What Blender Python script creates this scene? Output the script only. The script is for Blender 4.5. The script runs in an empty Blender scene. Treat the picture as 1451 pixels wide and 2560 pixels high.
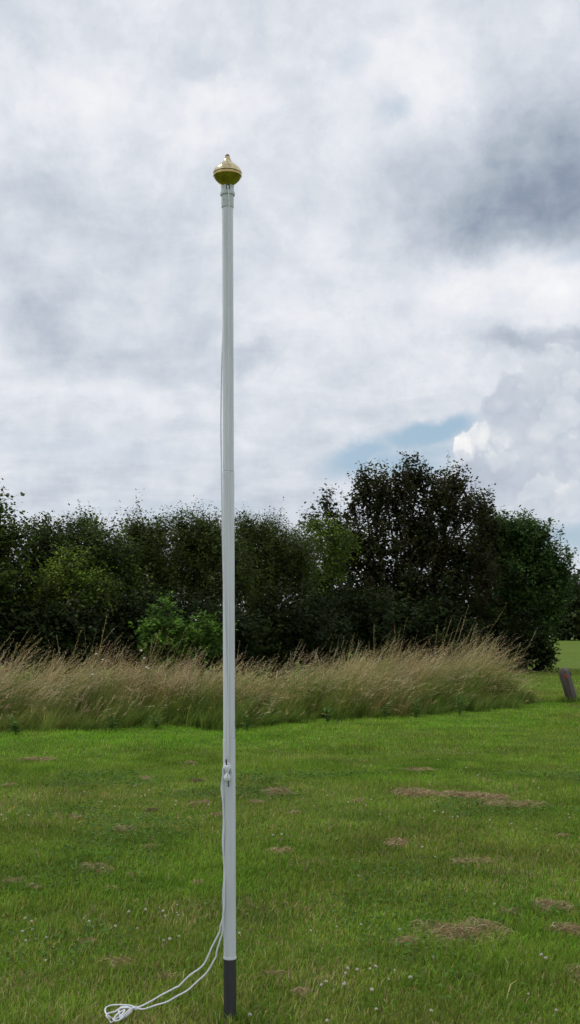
import bpy, math, random
import numpy as np
from mathutils import Vector

SC = bpy.context.scene
rng = np.random.default_rng(11)
random.seed(5)

# ------------------------------------------------------------------ camera
F, CX, HY, EYE = 2900.0, 725.5, 1590.0, 1.55          # focal length and horizon of the 1451x2560 frame
cd = bpy.data.cameras.new('camera'); cam = bpy.data.objects.new('camera', cd)
SC.collection.objects.link(cam); SC.camera = cam
cam.location = (0, 0, EYE); cam.rotation_euler = (math.radians(90), 0, 0)
cd.sensor_fit = 'HORIZONTAL'; cd.sensor_width = 36.0; cd.lens = 36.0 * F / 1451.0
cd.shift_y = (HY - 1280.0) / 1451.0
cd.clip_start = 0.05; cd.clip_end = 3000

# ------------------------------------------------------------------ render / exposure
SC.render.engine = 'CYCLES'
SC.cycles.use_denoising = True
SC.cycles.use_adaptive_sampling = True; SC.cycles.adaptive_threshold = 0.02; SC.cycles.adaptive_min_samples = 16
SC.cycles.max_bounces = 4; SC.cycles.diffuse_bounces = 2; SC.cycles.glossy_bounces = 2
SC.cycles.transmission_bounces = 3; SC.cycles.transparent_max_bounces = 4
SC.view_settings.view_transform = 'Standard'; SC.view_settings.look = 'None'
SC.view_settings.exposure = 0.0; SC.view_settings.gamma = 1.0
SC.view_settings.use_curve_mapping = False

# ------------------------------------------------------------------ sun
SUN_EL, SUN_AZ = 58.0, -62.0                            # azimuth from +Y (view direction) towards +X
sd = bpy.data.lights.new('sun', 'SUN'); sun = bpy.data.objects.new('sun', sd)
SC.collection.objects.link(sun)
sd.energy = 1.5; sd.angle = math.radians(12); sd.color = (1.0, 0.965, 0.91)
_el, _az = math.radians(SUN_EL), math.radians(SUN_AZ)
_sdir = Vector((math.sin(_az) * math.cos(_el), math.cos(_az) * math.cos(_el), math.sin(_el)))
sun.rotation_euler = _sdir.to_track_quat('Z', 'Y').to_euler()
sun.location = (-8, 6, 20)

# ------------------------------------------------------------------ sky (world)
W = bpy.data.worlds.new('World'); SC.world = W; W.use_nodes = True
W.cycles.sampling_method = 'MANUAL'; W.cycles.sample_map_resolution = 256
wt = W.node_tree; wt.nodes.clear()
def wn(t, **k):
    n = wt.nodes.new(t)
    for a, b in k.items(): setattr(n, a, b)
    return n
def lk(a, b): wt.links.new(a, b)
def put(sock, v):
    if isinstance(v, bpy.types.NodeSocket): lk(v, sock)
    else: sock.default_value = v
def M(op, a, b=None, c=None, clamp=False):
    n = wn('ShaderNodeMath', operation=op); n.use_clamp = clamp
    put(n.inputs[0], a)
    if b is not None: put(n.inputs[1], b)
    if c is not None: put(n.inputs[2], c)
    return n.outputs[0]
def VM(op, a, b=None, scale=None):
    n = wn('ShaderNodeVectorMath', operation=op); put(n.inputs[0], a)
    if b is not None: put(n.inputs[1], b)
    if scale is not None: put(n.inputs['Scale'], scale)
    return n.outputs['Value'] if op in ('LENGTH', 'DOT_PRODUCT') else n.outputs[0]
def NOISE(vec, scale, detail=6, rough=0.55, dist=0.0, color=False):
    n = wn('ShaderNodeTexNoise'); lk(vec, n.inputs['Vector'])
    n.inputs['Scale'].default_value = scale; n.inputs['Detail'].default_value = detail
    n.inputs['Roughness'].default_value = rough; n.inputs['Distortion'].default_value = dist
    return n.outputs['Color'] if color else n.outputs['Fac']
def SSTEP(v, lo, hi, a=0.0, b=1.0):
    n = wn('ShaderNodeMapRange', interpolation_type='SMOOTHSTEP'); put(n.inputs[0], v)
    n.inputs[1].default_value = lo; n.inputs[2].default_value = hi
    n.inputs[3].default_value = a; n.inputs[4].default_value = b
    return n.outputs[0]
def MIXC(f, a, b):
    n = wn('ShaderNodeMix', data_type='RGBA'); put(n.inputs[0], f); put(n.inputs[6], a); put(n.inputs[7], b)
    return n.outputs[2]
def skydir(px, py):
    v = Vector(((px - CX) / F, 1.0, (HY - py) / F)); v.normalize(); return v
DIR = VM('NORMALIZE', wn('ShaderNodeTexCoord').outputs['Generated'])
sep = wn('ShaderNodeSeparateXYZ'); lk(DIR, sep.inputs[0])
zc = M('MAXIMUM', sep.outputs[2], 0.0)
# the cloud deck seen in perspective: direction divided by height, flattened towards the horizon
den = M('ADD', zc, 0.10)
cmb = wn('ShaderNodeCombineXYZ'); lk(M('DIVIDE', sep.outputs[0], den), cmb.inputs[0])
lk(M('DIVIDE', sep.outputs[1], den), cmb.inputs[1])
DECK = cmb.outputs[0]
def warp(vec, scale, amp, detail=4):
    c = NOISE(vec, scale, detail, 0.6, color=True)
    return VM('ADD', vec, VM('SCALE', VM('SUBTRACT', c, (0.5, 0.5, 0.5)), scale=amp))
W1 = warp(DIR, 7.0, 0.11, 6)
W2 = warp(warp(DIR, 9.0, 0.030, 3), 26.0, 0.026, 6)
def blob(vec, px, py, rx, ry, soft=1.0, tilt=0.0):
    """1 inside an elliptical patch of sky round the direction of (px,py), 0 outside."""
    d0 = skydir(px, py)
    q = VM('SUBTRACT', vec, tuple(d0))
    if tilt:
        r = wn('ShaderNodeVectorRotate', rotation_type='AXIS_ANGLE'); lk(q, r.inputs['Vector'])
        r.inputs['Axis'].default_value = tuple(d0); r.inputs['Angle'].default_value = math.radians(tilt)
        q = r.outputs[0]
    q = VM('MULTIPLY', q, (F / rx, 4.0, F / ry))
    return SSTEP(VM('LENGTH', q), 1.0 + soft * 0.5, max(0.0, 1.0 - soft), 0.0, 1.0)
SKY_LIGHT = [   # px, py, rx, ry, amount, softness, tilt
    (1340, 500, 370, 165, -0.15, 0.98, 0), (1430, 480, 320, 100, -0.12, 0.98, 0), (1270, 560, 190, 85, -0.10, 0.9, 0),
    (1340, 350, 300, 120, -0.11, 0.95, 0), (1420, 170, 260, 130, -0.06, 0.95, 0),
    (230, 860, 300, 75, -0.13, 0.9, 0), (60, 530, 300, 110, -0.10, 0.9, 0), (620, 935, 125, 45, -0.17, 0.9, 0),
    (1430, 875, 150, 42, -0.20, 0.7, 0), (1290, 880, 60, 30, -0.10, 0.7, 0),
    (120, 730, 380, 120, -0.05, 0.9, 0), (620, 160, 220, 80, -0.05, 0.9, 0), (930, 560, 150, 90, -0.03, 0.9, 0),
    (400, 260, 330, 90, 0.10, 0.95, -12), (140, 200, 130, 40, 0.07, 0.9, 0), (760, 70, 360, 80, 0.05, 0.9, 0),
    (780, 250, 300, 130, 0.06, 0.95, 0), (1330, 720, 260, 90, 0.14, 0.9, -10), (830, 800, 320, 160, 0.07, 0.95, 0),
    (1150, 960, 300, 110, 0.07, 0.95, -10), (1080, 250, 130, 110, 0.07, 0.9, 0),
    (250, 1250, 700, 70, -0.08, 0.95, 0), (450, 1000, 500, 45, 0.05, 0.9, 0), (900, 1290, 500, 45, -0.03, 0.95, 0),
]
n_big = NOISE(DECK, 1.1, 3, 0.55, 0.3)
n_mid = NOISE(DECK, 3.6, 7, 0.62, 0.35)
n_dir = NOISE(W1, 17.0, 8, 0.62)
n_puf = NOISE(DIR, 34.0, 6, 0.60, 0.4)
B = M('ADD', 0.705, M('MULTIPLY', M('SUBTRACT', n_big, 0.5), 0.18))
B = M('ADD', B, M('MULTIPLY', M('SUBTRACT', n_mid, 0.5), 0.30))
B = M('ADD', B, M('MULTIPLY', M('SUBTRACT', n_dir, 0.5), 0.40))
B = M('ADD', B, M('MULTIPLY', M('SUBTRACT', n_puf, 0.5), 0.20))
for px, py, rx, ry, amt, soft, tilt in SKY_LIGHT:
    B = M('ADD', B, M('MULTIPLY', blob(W1, px, py, rx, ry, soft, tilt), amt))
cr = wn('ShaderNodeValToRGB'); lk(B, cr.inputs[0])
els = cr.color_ramp.elements
els[0].position = 0.0; els[0].color = (0.16, 0.20, 0.275, 1)
els[1].position = 1.0; els[1].color = (0.99, 0.985, 0.99, 1)
for p, c in ((0.28, (0.27, 0.325, 0.42)), (0.45, (0.435, 0.492, 0.575)), (0.62, (0.61, 0.66, 0.735)), (0.78, (0.785, 0.81, 0.865))):
    e = els.new(p); e.color = c + (1,)
CLOUD = VM('SCALE', cr.outputs[0], scale=10.0)
# clear gaps in the deck
GAP = None
for px, py, rx, ry, amt, soft, tilt in [(915, 1140, 120, 38, 0.95, 0.7, 14), (1085, 1088, 125, 36, 1.0, 0.55, 10), (1000, 1165, 160, 40, 0.85, 0.8, 0), (1100, 1130, 80, 30, 0.6, 0.8, 0),
                                  (1440, 1345, 190, 50, 0.8, 0.9, 0), (985, 285, 34, 26, 0.4, 0.9, 0), (1425, 655, 42, 22, 0.30, 0.9, 0),
                                  (870, 150, 45, 40, 0.25, 0.9, 0), (470, 1275, 300, 25, 0.3, 0.95, 0), (200, 1120, 300, 28, 0.16, 0.95, 0)]:
    g = M('MULTIPLY', blob(W2, px, py, rx, ry, soft, tilt), amt)
    GAP = g if GAP is None else M('MAXIMUM', GAP, g)
sky = wn('ShaderNodeTexSky', sky_type='NISHITA')
sky.sun_disc = False; sky.sun_elevation = _el; sky.sun_rotation = _az
sky.air_density = 1.0; sky.dust_density = 1.6; sky.ozone_density = 1.0
BLUE = MIXC(0.70, sky.outputs[0], (4.0, 5.6, 7.0, 1))
SKYC = MIXC(GAP, CLOUD, BLUE)
# the cumulus tower at the right: billows from cell noise
def VOR(vec, scale):
    n = wn('ShaderNodeTexVoronoi', feature='F1'); lk(vec, n.inputs['Vector']); n.inputs['Scale'].default_value = scale
    return n.outputs['Distance']
W3 = warp(DIR, 22.0, 0.040, 4)
v1 = VOR(W3, 50.0); v2 = VOR(W3, 130.0)
BIL = M('ADD', M('MULTIPLY', M('SUBTRACT', v1, 0.42), 0.9), M('MULTIPLY', M('SUBTRACT', v2, 0.42), 0.40))
def puff(px, py, rx, ry, soft=0.10, rough=1.0):
    q = VM('MULTIPLY', VM('SUBTRACT', W3, tuple(skydir(px, py))), (F / rx, 4.0, F / ry))
    v = M('ADD', VM('LENGTH', q), M('MULTIPLY', BIL, rough))
    return v if soft is None else SSTEP(v, 1.0 + soft, 1.0 - soft, 0.0, 1.0)
CUM = None
for px, py, rx, ry in [(1410, 1100, 205, 200), (1280, 1010, 78, 85), (1300, 1180, 150, 130), (1212, 1122, 72, 58), (1190, 1180, 62, 62), (1385, 1235, 130, 80)]:
    g = puff(px, py, rx, ry, None, 0.45)
    CUM = g if CUM is None else M('MINIMUM', CUM, g)
RIM = SSTEP(CUM, 0.72, 1.0)
CUM = SSTEP(CUM, 1.10, 0.92)
CUM = M('MULTIPLY', CUM, SSTEP(sep.outputs[2], 0.075, 0.115))
CB = M('ADD', M('SUBTRACT', 0.575, M('MULTIPLY', BIL, 0.26)), M('MULTIPLY', RIM, 0.09))
CB = M('ADD', CB, M('MULTIPLY', M('SUBTRACT', n_puf, 0.5), 0.16))
for px, py, rx, ry, amt, soft in [(1200, 1105, 76, 52, 0.17, 0.30), (1195, 1098, 54, 38, 0.11, 0.4), (1158, 1150, 36, 42, 0.13, 0.3), (1246, 1150, 52, 26, 0.13, 0.3), (1215, 1195, 80, 42, -0.10, 0.5),
                                  (1400, 1010, 62, 75, 0.08, 0.12), (1345, 1220, 50, 32, 0.10, 0.14), (1425, 1245, 55, 34, 0.07, 0.2), (1275, 1005, 70, 75, -0.05, 0.2), (1300, 1190, 100, 45, -0.03, 0.5)]:
    CB = M('ADD', CB, M('MULTIPLY', puff(px, py, rx, ry, soft, 1.1), amt))
cr2 = wn('ShaderNodeValToRGB'); lk(CB, cr2.inputs[0])
e2 = cr2.color_ramp.elements
e2[0].position = 0.2; e2[0].color = (0.36, 0.41, 0.51, 1); e2[1].position = 1.0; e2[1].color = (0.98, 0.965, 0.95, 1)
for p, c in ((0.5, (0.55, 0.605, 0.685)), (0.72, (0.70, 0.735, 0.785))):
    e = e2.new(p); e.color = c + (1,)
SKYC = MIXC(M('MULTIPLY', CUM, 0.95), SKYC, VM('SCALE', cr2.outputs[0], scale=10.0))
bg = wn('ShaderNodeBackground'); lk(SKYC, bg.inputs[0]); bg.inputs[1].default_value = 0.10
wo = wn('ShaderNodeOutputWorld'); lk(bg.outputs[0], wo.inputs[0])

# ------------------------------------------------------------------ helpers
def P(px, py, Y):
    return np.array(((px - CX) / F * Y, Y, EYE - (py - HY) / F * Y))
def G(px, py):                                           # a photo pixel on the flat lawn
    Y = EYE * F / (py - HY); return np.array(((px - CX) / F * Y, Y, 0.0))
def smooth(t): t = np.clip(t, 0, 1); return t * t * (3 - 2 * t)
def terrain(y): return 1.16 * smooth((np.asarray(y, float) - 50.0) / 46.0)
_perm = np.random.default_rng(3).random((64, 64))
def vnoise(x, y, s):
    x = np.asarray(x) * s + 100.3; y = np.asarray(y) * s + 57.7
    xi = np.floor(x).astype(int); yi = np.floor(y).astype(int)
    fx = x - xi; fy = y - yi; fx = fx * fx * (3 - 2 * fx); fy = fy * fy * (3 - 2 * fy)
    p = lambda a, b: _perm[a % 64, b % 64]
    return (p(xi, yi) * (1 - fx) * (1 - fy) + p(xi + 1, yi) * fx * (1 - fy) + p(xi, yi + 1) * (1 - fx) * fy + p(xi + 1, yi + 1) * fx * fy)
def unit(v): return v / np.maximum(np.linalg.norm(v, axis=-1, keepdims=True), 1e-9)

def link(o, parent=None):
    SC.collection.objects.link(o)
    if parent is not None: o.parent = parent
    return o
def tag(o, label=None, cat=None, group=None, kind=None):
    if label: o['label'] = label
    if cat: o['category'] = cat
    if group: o['group'] = group
    if kind: o['kind'] = kind
    return o
def empty(name, loc=(0, 0, 0)):
    o = bpy.data.objects.new(name, None); o.empty_display_size = 0.1
    o.location = tuple(float(v) for v in loc); return link(o)
def big(name, V, Fc, mat, col=None, parent=None, smooth_shade=False, offset=None):
    V = np.asarray(V, np.float32)
    if offset is not None: V = V - np.asarray(offset, np.float32)
    Fc = np.asarray(Fc, np.int32)
    me = bpy.data.meshes.new(name)
    me.vertices.add(len(V)); me.vertices.foreach_set('co', V.ravel())
    m, k = Fc.shape
    me.loops.add(m * k); me.loops.foreach_set('vertex_index', Fc.ravel())
    me.polygons.add(m); me.polygons.foreach_set('loop_start', np.arange(0, m * k, k, dtype=np.int32))
    if smooth_shade: me.polygons.foreach_set('use_smooth', np.ones(m, bool))
    if col is not None:
        a = me.attributes.new('col', 'FLOAT_COLOR', 'POINT')
        c = np.ones((len(V), 4), np.float32); c[:, :3] = np.clip(col, 0, 1)
        a.data.foreach_set('color', c.ravel())
    me.update(calc_edges=True)
    me.materials.append(mat)
    return link(bpy.data.objects.new(name, me), parent)
class Bag:
    """collects quads (triangles repeat no vertex: use two bags)"""
    def __init__(s): s.V = []; s.F = []; s.C = []; s.n = 0
    def add(s, V, Fc, C=None):
        V = np.asarray(V, float); s.V.append(V); s.F.append(np.asarray(Fc, int) + s.n); s.n += len(V)
        if C is not None:
            C = np.asarray(C, float); s.C.append(np.broadcast_to(C, (len(V), 3)) if C.ndim == 1 else C)
        return s
    def build(s, name, mat, parent=None, sm=False, offset=None):
        return big(name, np.concatenate(s.V), np.concatenate(s.F), mat, np.concatenate(s.C) if s.C else None, parent, sm, offset)
def lathe(prof, seg=40):
    """prof: list of (r,z); returns quads"""
    prof = np.array(prof, float); n = len(prof)
    a = np.linspace(0, 2 * math.pi, seg, endpoint=False)
    V = np.zeros((n, seg, 3)); V[..., 0] = prof[:, 0:1] * np.cos(a); V[..., 1] = prof[:, 0:1] * np.sin(a); V[..., 2] = prof[:, 1:2]
    i = np.arange(n - 1)[:, None] * seg; j = np.arange(seg)[None]; j2 = (j + 1) % seg
    Fc = np.stack([i + j, i + j2, i + seg + j2, i + seg + j], -1).reshape(-1, 4)
    return V.reshape(-1, 3), Fc
def spline(pts, step):
    pts = np.array(pts, float); pe = np.vstack([2 * pts[0] - pts[1], pts, 2 * pts[-1] - pts[-2]])
    out = []
    for i in range(len(pts) - 1):
        p0, p1, p2, p3 = pe[i:i + 4]
        n = max(2, int(np.linalg.norm(p2 - p1) / step))
        t = np.linspace(0, 1, n, endpoint=False)[:, None]
        out.append(0.5 * ((2 * p1) + (-p0 + p2) * t + (2 * p0 - 5 * p1 + 4 * p2 - p3) * t ** 2 + (-p0 + 3 * p1 - 3 * p2 + p3) * t ** 3))
    out.append(pts[-1:]); return np.vstack(out)
def tube(pts, rad, sides=8, close=True):
    pts = np.asarray(pts, float); n = len(pts); rad = np.broadcast_to(np.asarray(rad, float), (n,))
    T = unit(np.gradient(pts, axis=0))
    ref = np.array((0.31, 0.87, 0.12)) if abs(T[0][1]) < 0.9 else np.array((1.0, 0.1, 0.2))
    N = [unit(np.cross(T[0], ref))]
    for i in range(1, n):
        v = N[-1] - T[i] * np.dot(N[-1], T[i]); N.append(unit(v))
    N = np.array(N); Bn = np.cross(T, N)
    a = np.linspace(0, 2 * math.pi, sides, endpoint=False)
    V = pts[:, None] + rad[:, None, None] * (np.cos(a)[None, :, None] * N[:, None] + np.sin(a)[None, :, None] * Bn[:, None])
    V = V.reshape(-1, 3)
    i = np.arange(n - 1)[:, None] * sides; j = np.arange(sides)[None]; j2 = (j + 1) % sides
    Fc = np.stack([i + j, i + j2, i + sides + j2, i + sides + j], -1).reshape(-1, 4)
    if close:
        V = np.vstack([V, pts[0], pts[-1]]); c0 = len(V) - 2; c1 = len(V) - 1
        k = np.arange(sides); k2 = (k + 1) % sides; l = (n - 1) * sides
        Fc = np.vstack([Fc, np.stack([k2, k, np.full(sides, c0), np.full(sides, c0)], -1)[:, [0, 1, 2, 2]][:0] if False else np.zeros((0, 4), int)])
        # end caps as quads fanned in pairs
        h = sides // 2
        f0 = [[c0, (2 * q + 2) % sides, 2 * q + 1, 2 * q] for q in range(h)]
        f1 = [[c1, l + 2 * q, l + 2 * q + 1, l + (2 * q + 2) % sides] for q in range(h)]
        Fc = np.vstack([Fc, f0, f1])
    return V, Fc
def boxq(cx, cy, cz, sx, sy, sz):
    s = np.array([(x, y, z) for z in (-1, 1) for y in (-1, 1) for x in (-1, 1)], float) * (sx / 2, sy / 2, sz / 2) + (cx, cy, cz)
    return s, [[0, 2, 3, 1], [4, 5, 7, 6], [0, 1, 5, 4], [2, 6, 7, 3], [0, 4, 6, 2], [1, 3, 7, 5]]

# ------------------------------------------------------------------ materials
def mat_base(name):
    m = bpy.data.materials.new(name); m.use_nodes = True
    t = m.node_tree; t.nodes.clear(); out = t.nodes.new('ShaderNodeOutputMaterial')
    return m, t, out
def foliage_mat(name, trans=0.3, rough=0.55, spec=0.25, noise_scale=0.0):
    m, t, out = mat_base(name)
    a = t.nodes.new('ShaderNodeAttribute'); a.attribute_name = 'col'
    p = t.nodes.new('ShaderNodeBsdfPrincipled'); p.inputs['Roughness'].default_value = rough
    p.inputs['Specular IOR Level'].default_value = spec
    tr = t.nodes.new('ShaderNodeBsdfTranslucent'); mx = t.nodes.new('ShaderNodeMixShader'); mx.inputs[0].default_value = trans
    t.links.new(a.outputs['Color'], p.inputs['Base Color']); t.links.new(a.outputs['Color'], tr.inputs[0])
    t.links.new(p.outputs[0], mx.inputs[1]); t.links.new(tr.outputs[0], mx.inputs[2]); t.links.new(mx.outputs[0], out.inputs[0])
    return m
def surf_mat(name, c1, c2, scale=20.0, rough=0.5, metallic=0.0, spec=0.5, bump=0.0, stretch=(1, 1, 1), detail=6, bscale=None, rough_var=0.0):
    m, t, out = mat_base(name); L = t.links.new
    tc = t.nodes.new('ShaderNodeTexCoord'); mp = t.nodes.new('ShaderNodeMapping'); mp.inputs['Scale'].default_value = stretch
    L(tc.outputs['Object'], mp.inputs[0])
    n = t.nodes.new('ShaderNodeTexNoise'); n.inputs['Scale'].default_value = scale; n.inputs['Detail'].default_value = detail
    L(mp.outputs[0], n.inputs['Vector'])
    r = t.nodes.new('ShaderNodeValToRGB'); r.color_ramp.elements[0].position = 0.3; r.color_ramp.elements[1].position = 0.7
    r.color_ramp.elements[0].color = c1 + (1,); r.color_ramp.elements[1].color = c2 + (1,); L(n.outputs['Fac'], r.inputs[0])
    p = t.nodes.new('ShaderNodeBsdfPrincipled'); p.inputs['Roughness'].default_value = rough; p.inputs['Metallic'].default_value = metallic
    p.inputs['Specular IOR Level'].default_value = spec
    L(r.outputs[0], p.inputs['Base Color'])
    if rough_var:
        mr = t.nodes.new('ShaderNodeMapRange'); L(n.outputs['Fac'], mr.inputs[0]); mr.inputs[3].default_value = rough - rough_var; mr.inputs[4].default_value = rough + rough_var
        L(mr.outputs[0], p.inputs['Roughness'])
    if bump:
        n2 = t.nodes.new('ShaderNodeTexNoise'); n2.inputs['Scale'].default_value = bscale or scale * 2; n2.inputs['Detail'].default_value = 4
        L(mp.outputs[0], n2.inputs['Vector'])
        b = t.nodes.new('ShaderNodeBump'); b.inputs['Strength'].default_value = bump; b.inputs['Distance'].default_value = 0.01
        L(n2.outputs['Fac'], b.inputs['Height']); L(b.outputs[0], p.inputs['Normal'])
    L(p.outputs[0], out.inputs[0]); return m
MAT_LEAF = foliage_mat('leaf', 0.32, 0.6, 0.10)
MAT_GRASS = foliage_mat('grass_blade', 0.36, 0.65, 0.08)
MAT_STRAW = foliage_mat('straw', 0.25, 0.75, 0.15)
MAT_BARK = surf_mat('bark', (0.022, 0.018, 0.013), (0.060, 0.050, 0.038), 18, 0.9, bump=0.6, stretch=(1, 1, 0.25))
MAT_POLE = surf_mat('pole_paint', (0.60, 0.615, 0.665), (0.765, 0.78, 0.84), 30, 0.36, spec=0.45, bump=0.03, stretch=(1, 1, 0.09), bscale=60, rough_var=0.06)
MAT_CAP = surf_mat('grey_plastic', (0.50, 0.55, 0.55), (0.58, 0.62, 0.62), 25, 0.45, spec=0.4)
MAT_SLEEVE = surf_mat('black_sleeve', (0.018, 0.0185, 0.019), (0.038, 0.039, 0.040), 14, 0.5, spec=0.4, stretch=(1, 1, 0.12), bump=0.05, rough_var=0.12)
MAT_BRASS = surf_mat('brass', (0.28, 0.20, 0.07), (0.66, 0.50, 0.20), 30, 0.12, metallic=1.0, rough_var=0.08, bump=0.05, bscale=70)
MAT_BRASS_TOP = surf_mat('pale_brass', (0.44, 0.35, 0.17), (0.84, 0.75, 0.49), 30, 0.13, metallic=1.0, rough_var=0.10, bump=0.06, bscale=60)
MAT_TIP = surf_mat('tarnished_brass', (0.16, 0.12, 0.09), (0.26, 0.20, 0.14), 60, 0.5, metallic=0.8)
MAT_DARK = surf_mat('dark_metal', (0.02, 0.021, 0.024), (0.05, 0.05, 0.055), 60, 0.45, metallic=0.6)
MAT_CLEAT = surf_mat('cleat_metal', (0.06, 0.062, 0.066), (0.12, 0.12, 0.125), 80, 0.4, metallic=0.7)
MAT_ROPE = surf_mat('white_cord', (0.78, 0.80, 0.87), (0.92, 0.93, 0.97), 420, 0.85, spec=0.1, bump=0.5, bscale=600)
MAT_WOOD = surf_mat('weathered_wood', (0.048, 0.038, 0.030), (0.140, 0.118, 0.098), 12, 0.9, bump=0.8, stretch=(1, 1, 0.10), bscale=30)
MAT_RED = surf_mat('red_reflector', (0.24, 0.018, 0.013), (0.36, 0.03, 0.02), 40, 0.35)
MAT_PETAL = foliage_mat('clover_petal', 0.25, 0.7, 0.1)

def ground_mat():
    m, t, out = mat_base('lawn_ground'); L = t.links.new
    tc = t.nodes.new('ShaderNodeTexCoord')
    def nz(s, d=6, r=0.6, dist=0.0):
        n = t.nodes.new('ShaderNodeTexNoise'); n.inputs['Scale'].default_value = s; n.inputs['Detail'].default_value = d
        n.inputs['Roughness'].default_value = r; n.inputs['Distortion'].default_value = dist; L(tc.outputs['Object'], n.inputs['Vector']); return n.outputs['Fac']
    def ramp(f, stops):
        r = t.nodes.new('ShaderNodeValToRGB'); e = r.color_ramp.elements
        e[0].position, e[0].color = stops[0][0], stops[0][1] + (1,); e[1].position, e[1].color = stops[-1][0], stops[-1][1] + (1,)
        for p, c in stops[1:-1]: x = e.new(p); x.color = c + (1,)
        L(f, r.inputs[0]); return r.outputs[0]
    fine = ramp(nz(60, 8, 0.75), [(0.3, (0.045, 0.055, 0.010)), (0.5, (0.095, 0.145, 0.018)), (0.7, (0.165, 0.205, 0.035))])
    broad = ramp(nz(0.6, 5), [(0.35, (0.085, 0.150, 0.014)), (0.65, (0.145, 0.200, 0.026))])
    mx = t.nodes.new('ShaderNodeMix'); mx.data_type = 'RGBA'; mx.inputs[0].default_value = 0.5; L(fine, mx.inputs[6]); L(broad, mx.inputs[7])
    p = t.nodes.new('ShaderNodeBsdfPrincipled'); p.inputs['Roughness'].default_value = 0.95; p.inputs['Specular IOR Level'].default_value = 0.1
    L(mx.outputs[2], p.inputs['Base Color'])
    b = t.nodes.new('ShaderNodeBump'); b.inputs['Strength'].default_value = 0.9; b.inputs['Distance'].default_value = 0.03
    L(nz(25, 8, 0.7), b.inputs['Height']); L(b.outputs[0], p.inputs['Normal']); L(p.outputs[0], out.inputs[0]); return m
MAT_GROUND = ground_mat()

# ------------------------------------------------------------------ ground
xs = np.concatenate([[-700, -300, -120], np.linspace(-60, 60, 61), [120, 300, 700]])
ys = np.concatenate([[-60, -10], np.linspace(0, 120, 61), [180, 300, 600, 900]])
gx, gy = np.meshgrid(xs, ys); nx = len(xs)
gv = np.stack([gx, gy, terrain(gy)], -1).reshape(-1, 3)
ii, jj = np.meshgrid(np.arange(len(ys) - 1), np.arange(nx - 1), indexing='ij')
a0 = (ii * nx + jj).ravel()
gobj = big('ground', gv, np.stack([a0, a0 + 1, a0 + nx + 1, a0 + nx], -1), MAT_GROUND, smooth_shade=True)
tag(gobj, 'mown green lawn running back to the hedge and the field beyond', 'lawn', kind='structure')

# ------------------------------------------------------------------ tall grass outline (used by the lawn as well)
FRONT = [(-420, 1852), (-200, 1846), (0, 1836), (200, 1828), (420, 1814), (560, 1828), (720, 1812), (900, 1800), (1100, 1788), (1240, 1775), (1370, 1754)]
front = np.array([G(*p)[:2] for p in FRONT])
def front_y(x):
    return np.interp(x, front[:, 0], front[:, 1], left=front[0, 1], right=200)

# ------------------------------------------------------------------ lawn grass
def lawn_cols(x, y, n):
    a = vnoise(x, y, 0.55); b = vnoise(x + 9, y - 4, 1.7); c = vnoise(x - 3, y + 8, 5.0)
    fresh = np.array((0.165, 0.330, 0.026)); olive = np.array((0.220, 0.275, 0.044)); deep = np.array((0.115, 0.220, 0.020)); dry = np.array((0.42, 0.35, 0.16))
    # the strip the mower passed last, in front of the tall grass, is fresher
    strip = smooth((4.6 - (front_y(x) - y)) / 2.2)
    k = np.clip(0.55 * a + 0.45 * b + 0.42 * strip - 0.10, 0, 1)[:, None]
    col = olive * (1 - k) + fresh * k
    k2 = (smooth((c - 0.52) / 0.3) * 0.6)[:, None]
    col = col * (1 - k2) + deep * k2
    dryness = 0.035 + 0.12 * smooth((0.58 - a) / 0.3) * (1 - strip) + 0.18 * smooth((vnoise(x - 21, y + 31, 1.5) - 0.68) / 0.2) * (1 - strip)
    isdry = rng.random(n) < dryness
    col[isdry] = dry * (0.6 + 0.6 * rng.random((isdry.sum(), 1)))
    col *= (0.55 + 0.85 * rng.random((n, 1)))
    col *= (0.66 + 0.42 * vnoise(x + 17, y + 23, 2.6) + 0.32 * vnoise(x + 40, y - 13, 0.9) + 0.10 * strip)[:, None]
    col *= 1 + 0.10 * rng.standard_normal((n, 3))
    return col
def scatter_lawn(y0, y1, dens, pad):
    """uniform points in the ground trapezoid the photo sees, plus a margin to either side"""
    N = int(dens * (y1 - y0) * (2 * (0.26 * y1 + pad)))
    y = rng.uniform(y0, y1, N); x = rng.uniform(-1, 1, N) * (0.26 * y1 + pad)
    keep = (np.abs(x) < 0.26 * y + pad) & ((np.abs(x) < 0.26 * y + 0.3) | (rng.random(N) < 0.5)) & (y < front_y(x) + 0.5) & ((y < 34) | (x > 7.5))
    return x[keep], y[keep]
GV, GF, GC = [], [], []; gcount = 0
def blades(x, y, z0, h, w, lean, az, col, tip_bright=1.15):
    """bent three-triangle blades"""
    global gcount
    n = len(x); base = np.stack([x, y, z0], -1)
    d = np.stack([np.cos(az), np.sin(az), np.zeros(n)], -1)
    fa = az + math.pi / 2 + rng.normal(0, 0.7, n); s = np.stack([np.cos(fa), np.sin(fa), np.zeros(n)], -1) * (w / 2)[:, None]
    mid = base + d * (lean * h * 0.35)[:, None]; mid[:, 2] += h * 0.6
    tip = base + d * (lean * h)[:, None]; tip[:, 2] += h * np.sqrt(np.clip(1 - 0.55 * lean ** 2, 0.15, 1))
    V = np.stack([base - s, base + s, mid - s * 0.8, mid + s * 0.8, tip], 1)
    i = np.arange(n)[:, None, None] * 5
    Fc = (i + np.array([[0, 1, 3], [0, 3, 2], [2, 3, 4]])[None]).reshape(-1, 3)
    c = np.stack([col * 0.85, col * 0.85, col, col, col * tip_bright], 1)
    GV.append(V.reshape(-1, 3)); GF.append(Fc + gcount); GC.append(c.reshape(-1, 3)); gcount += n * 5
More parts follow.
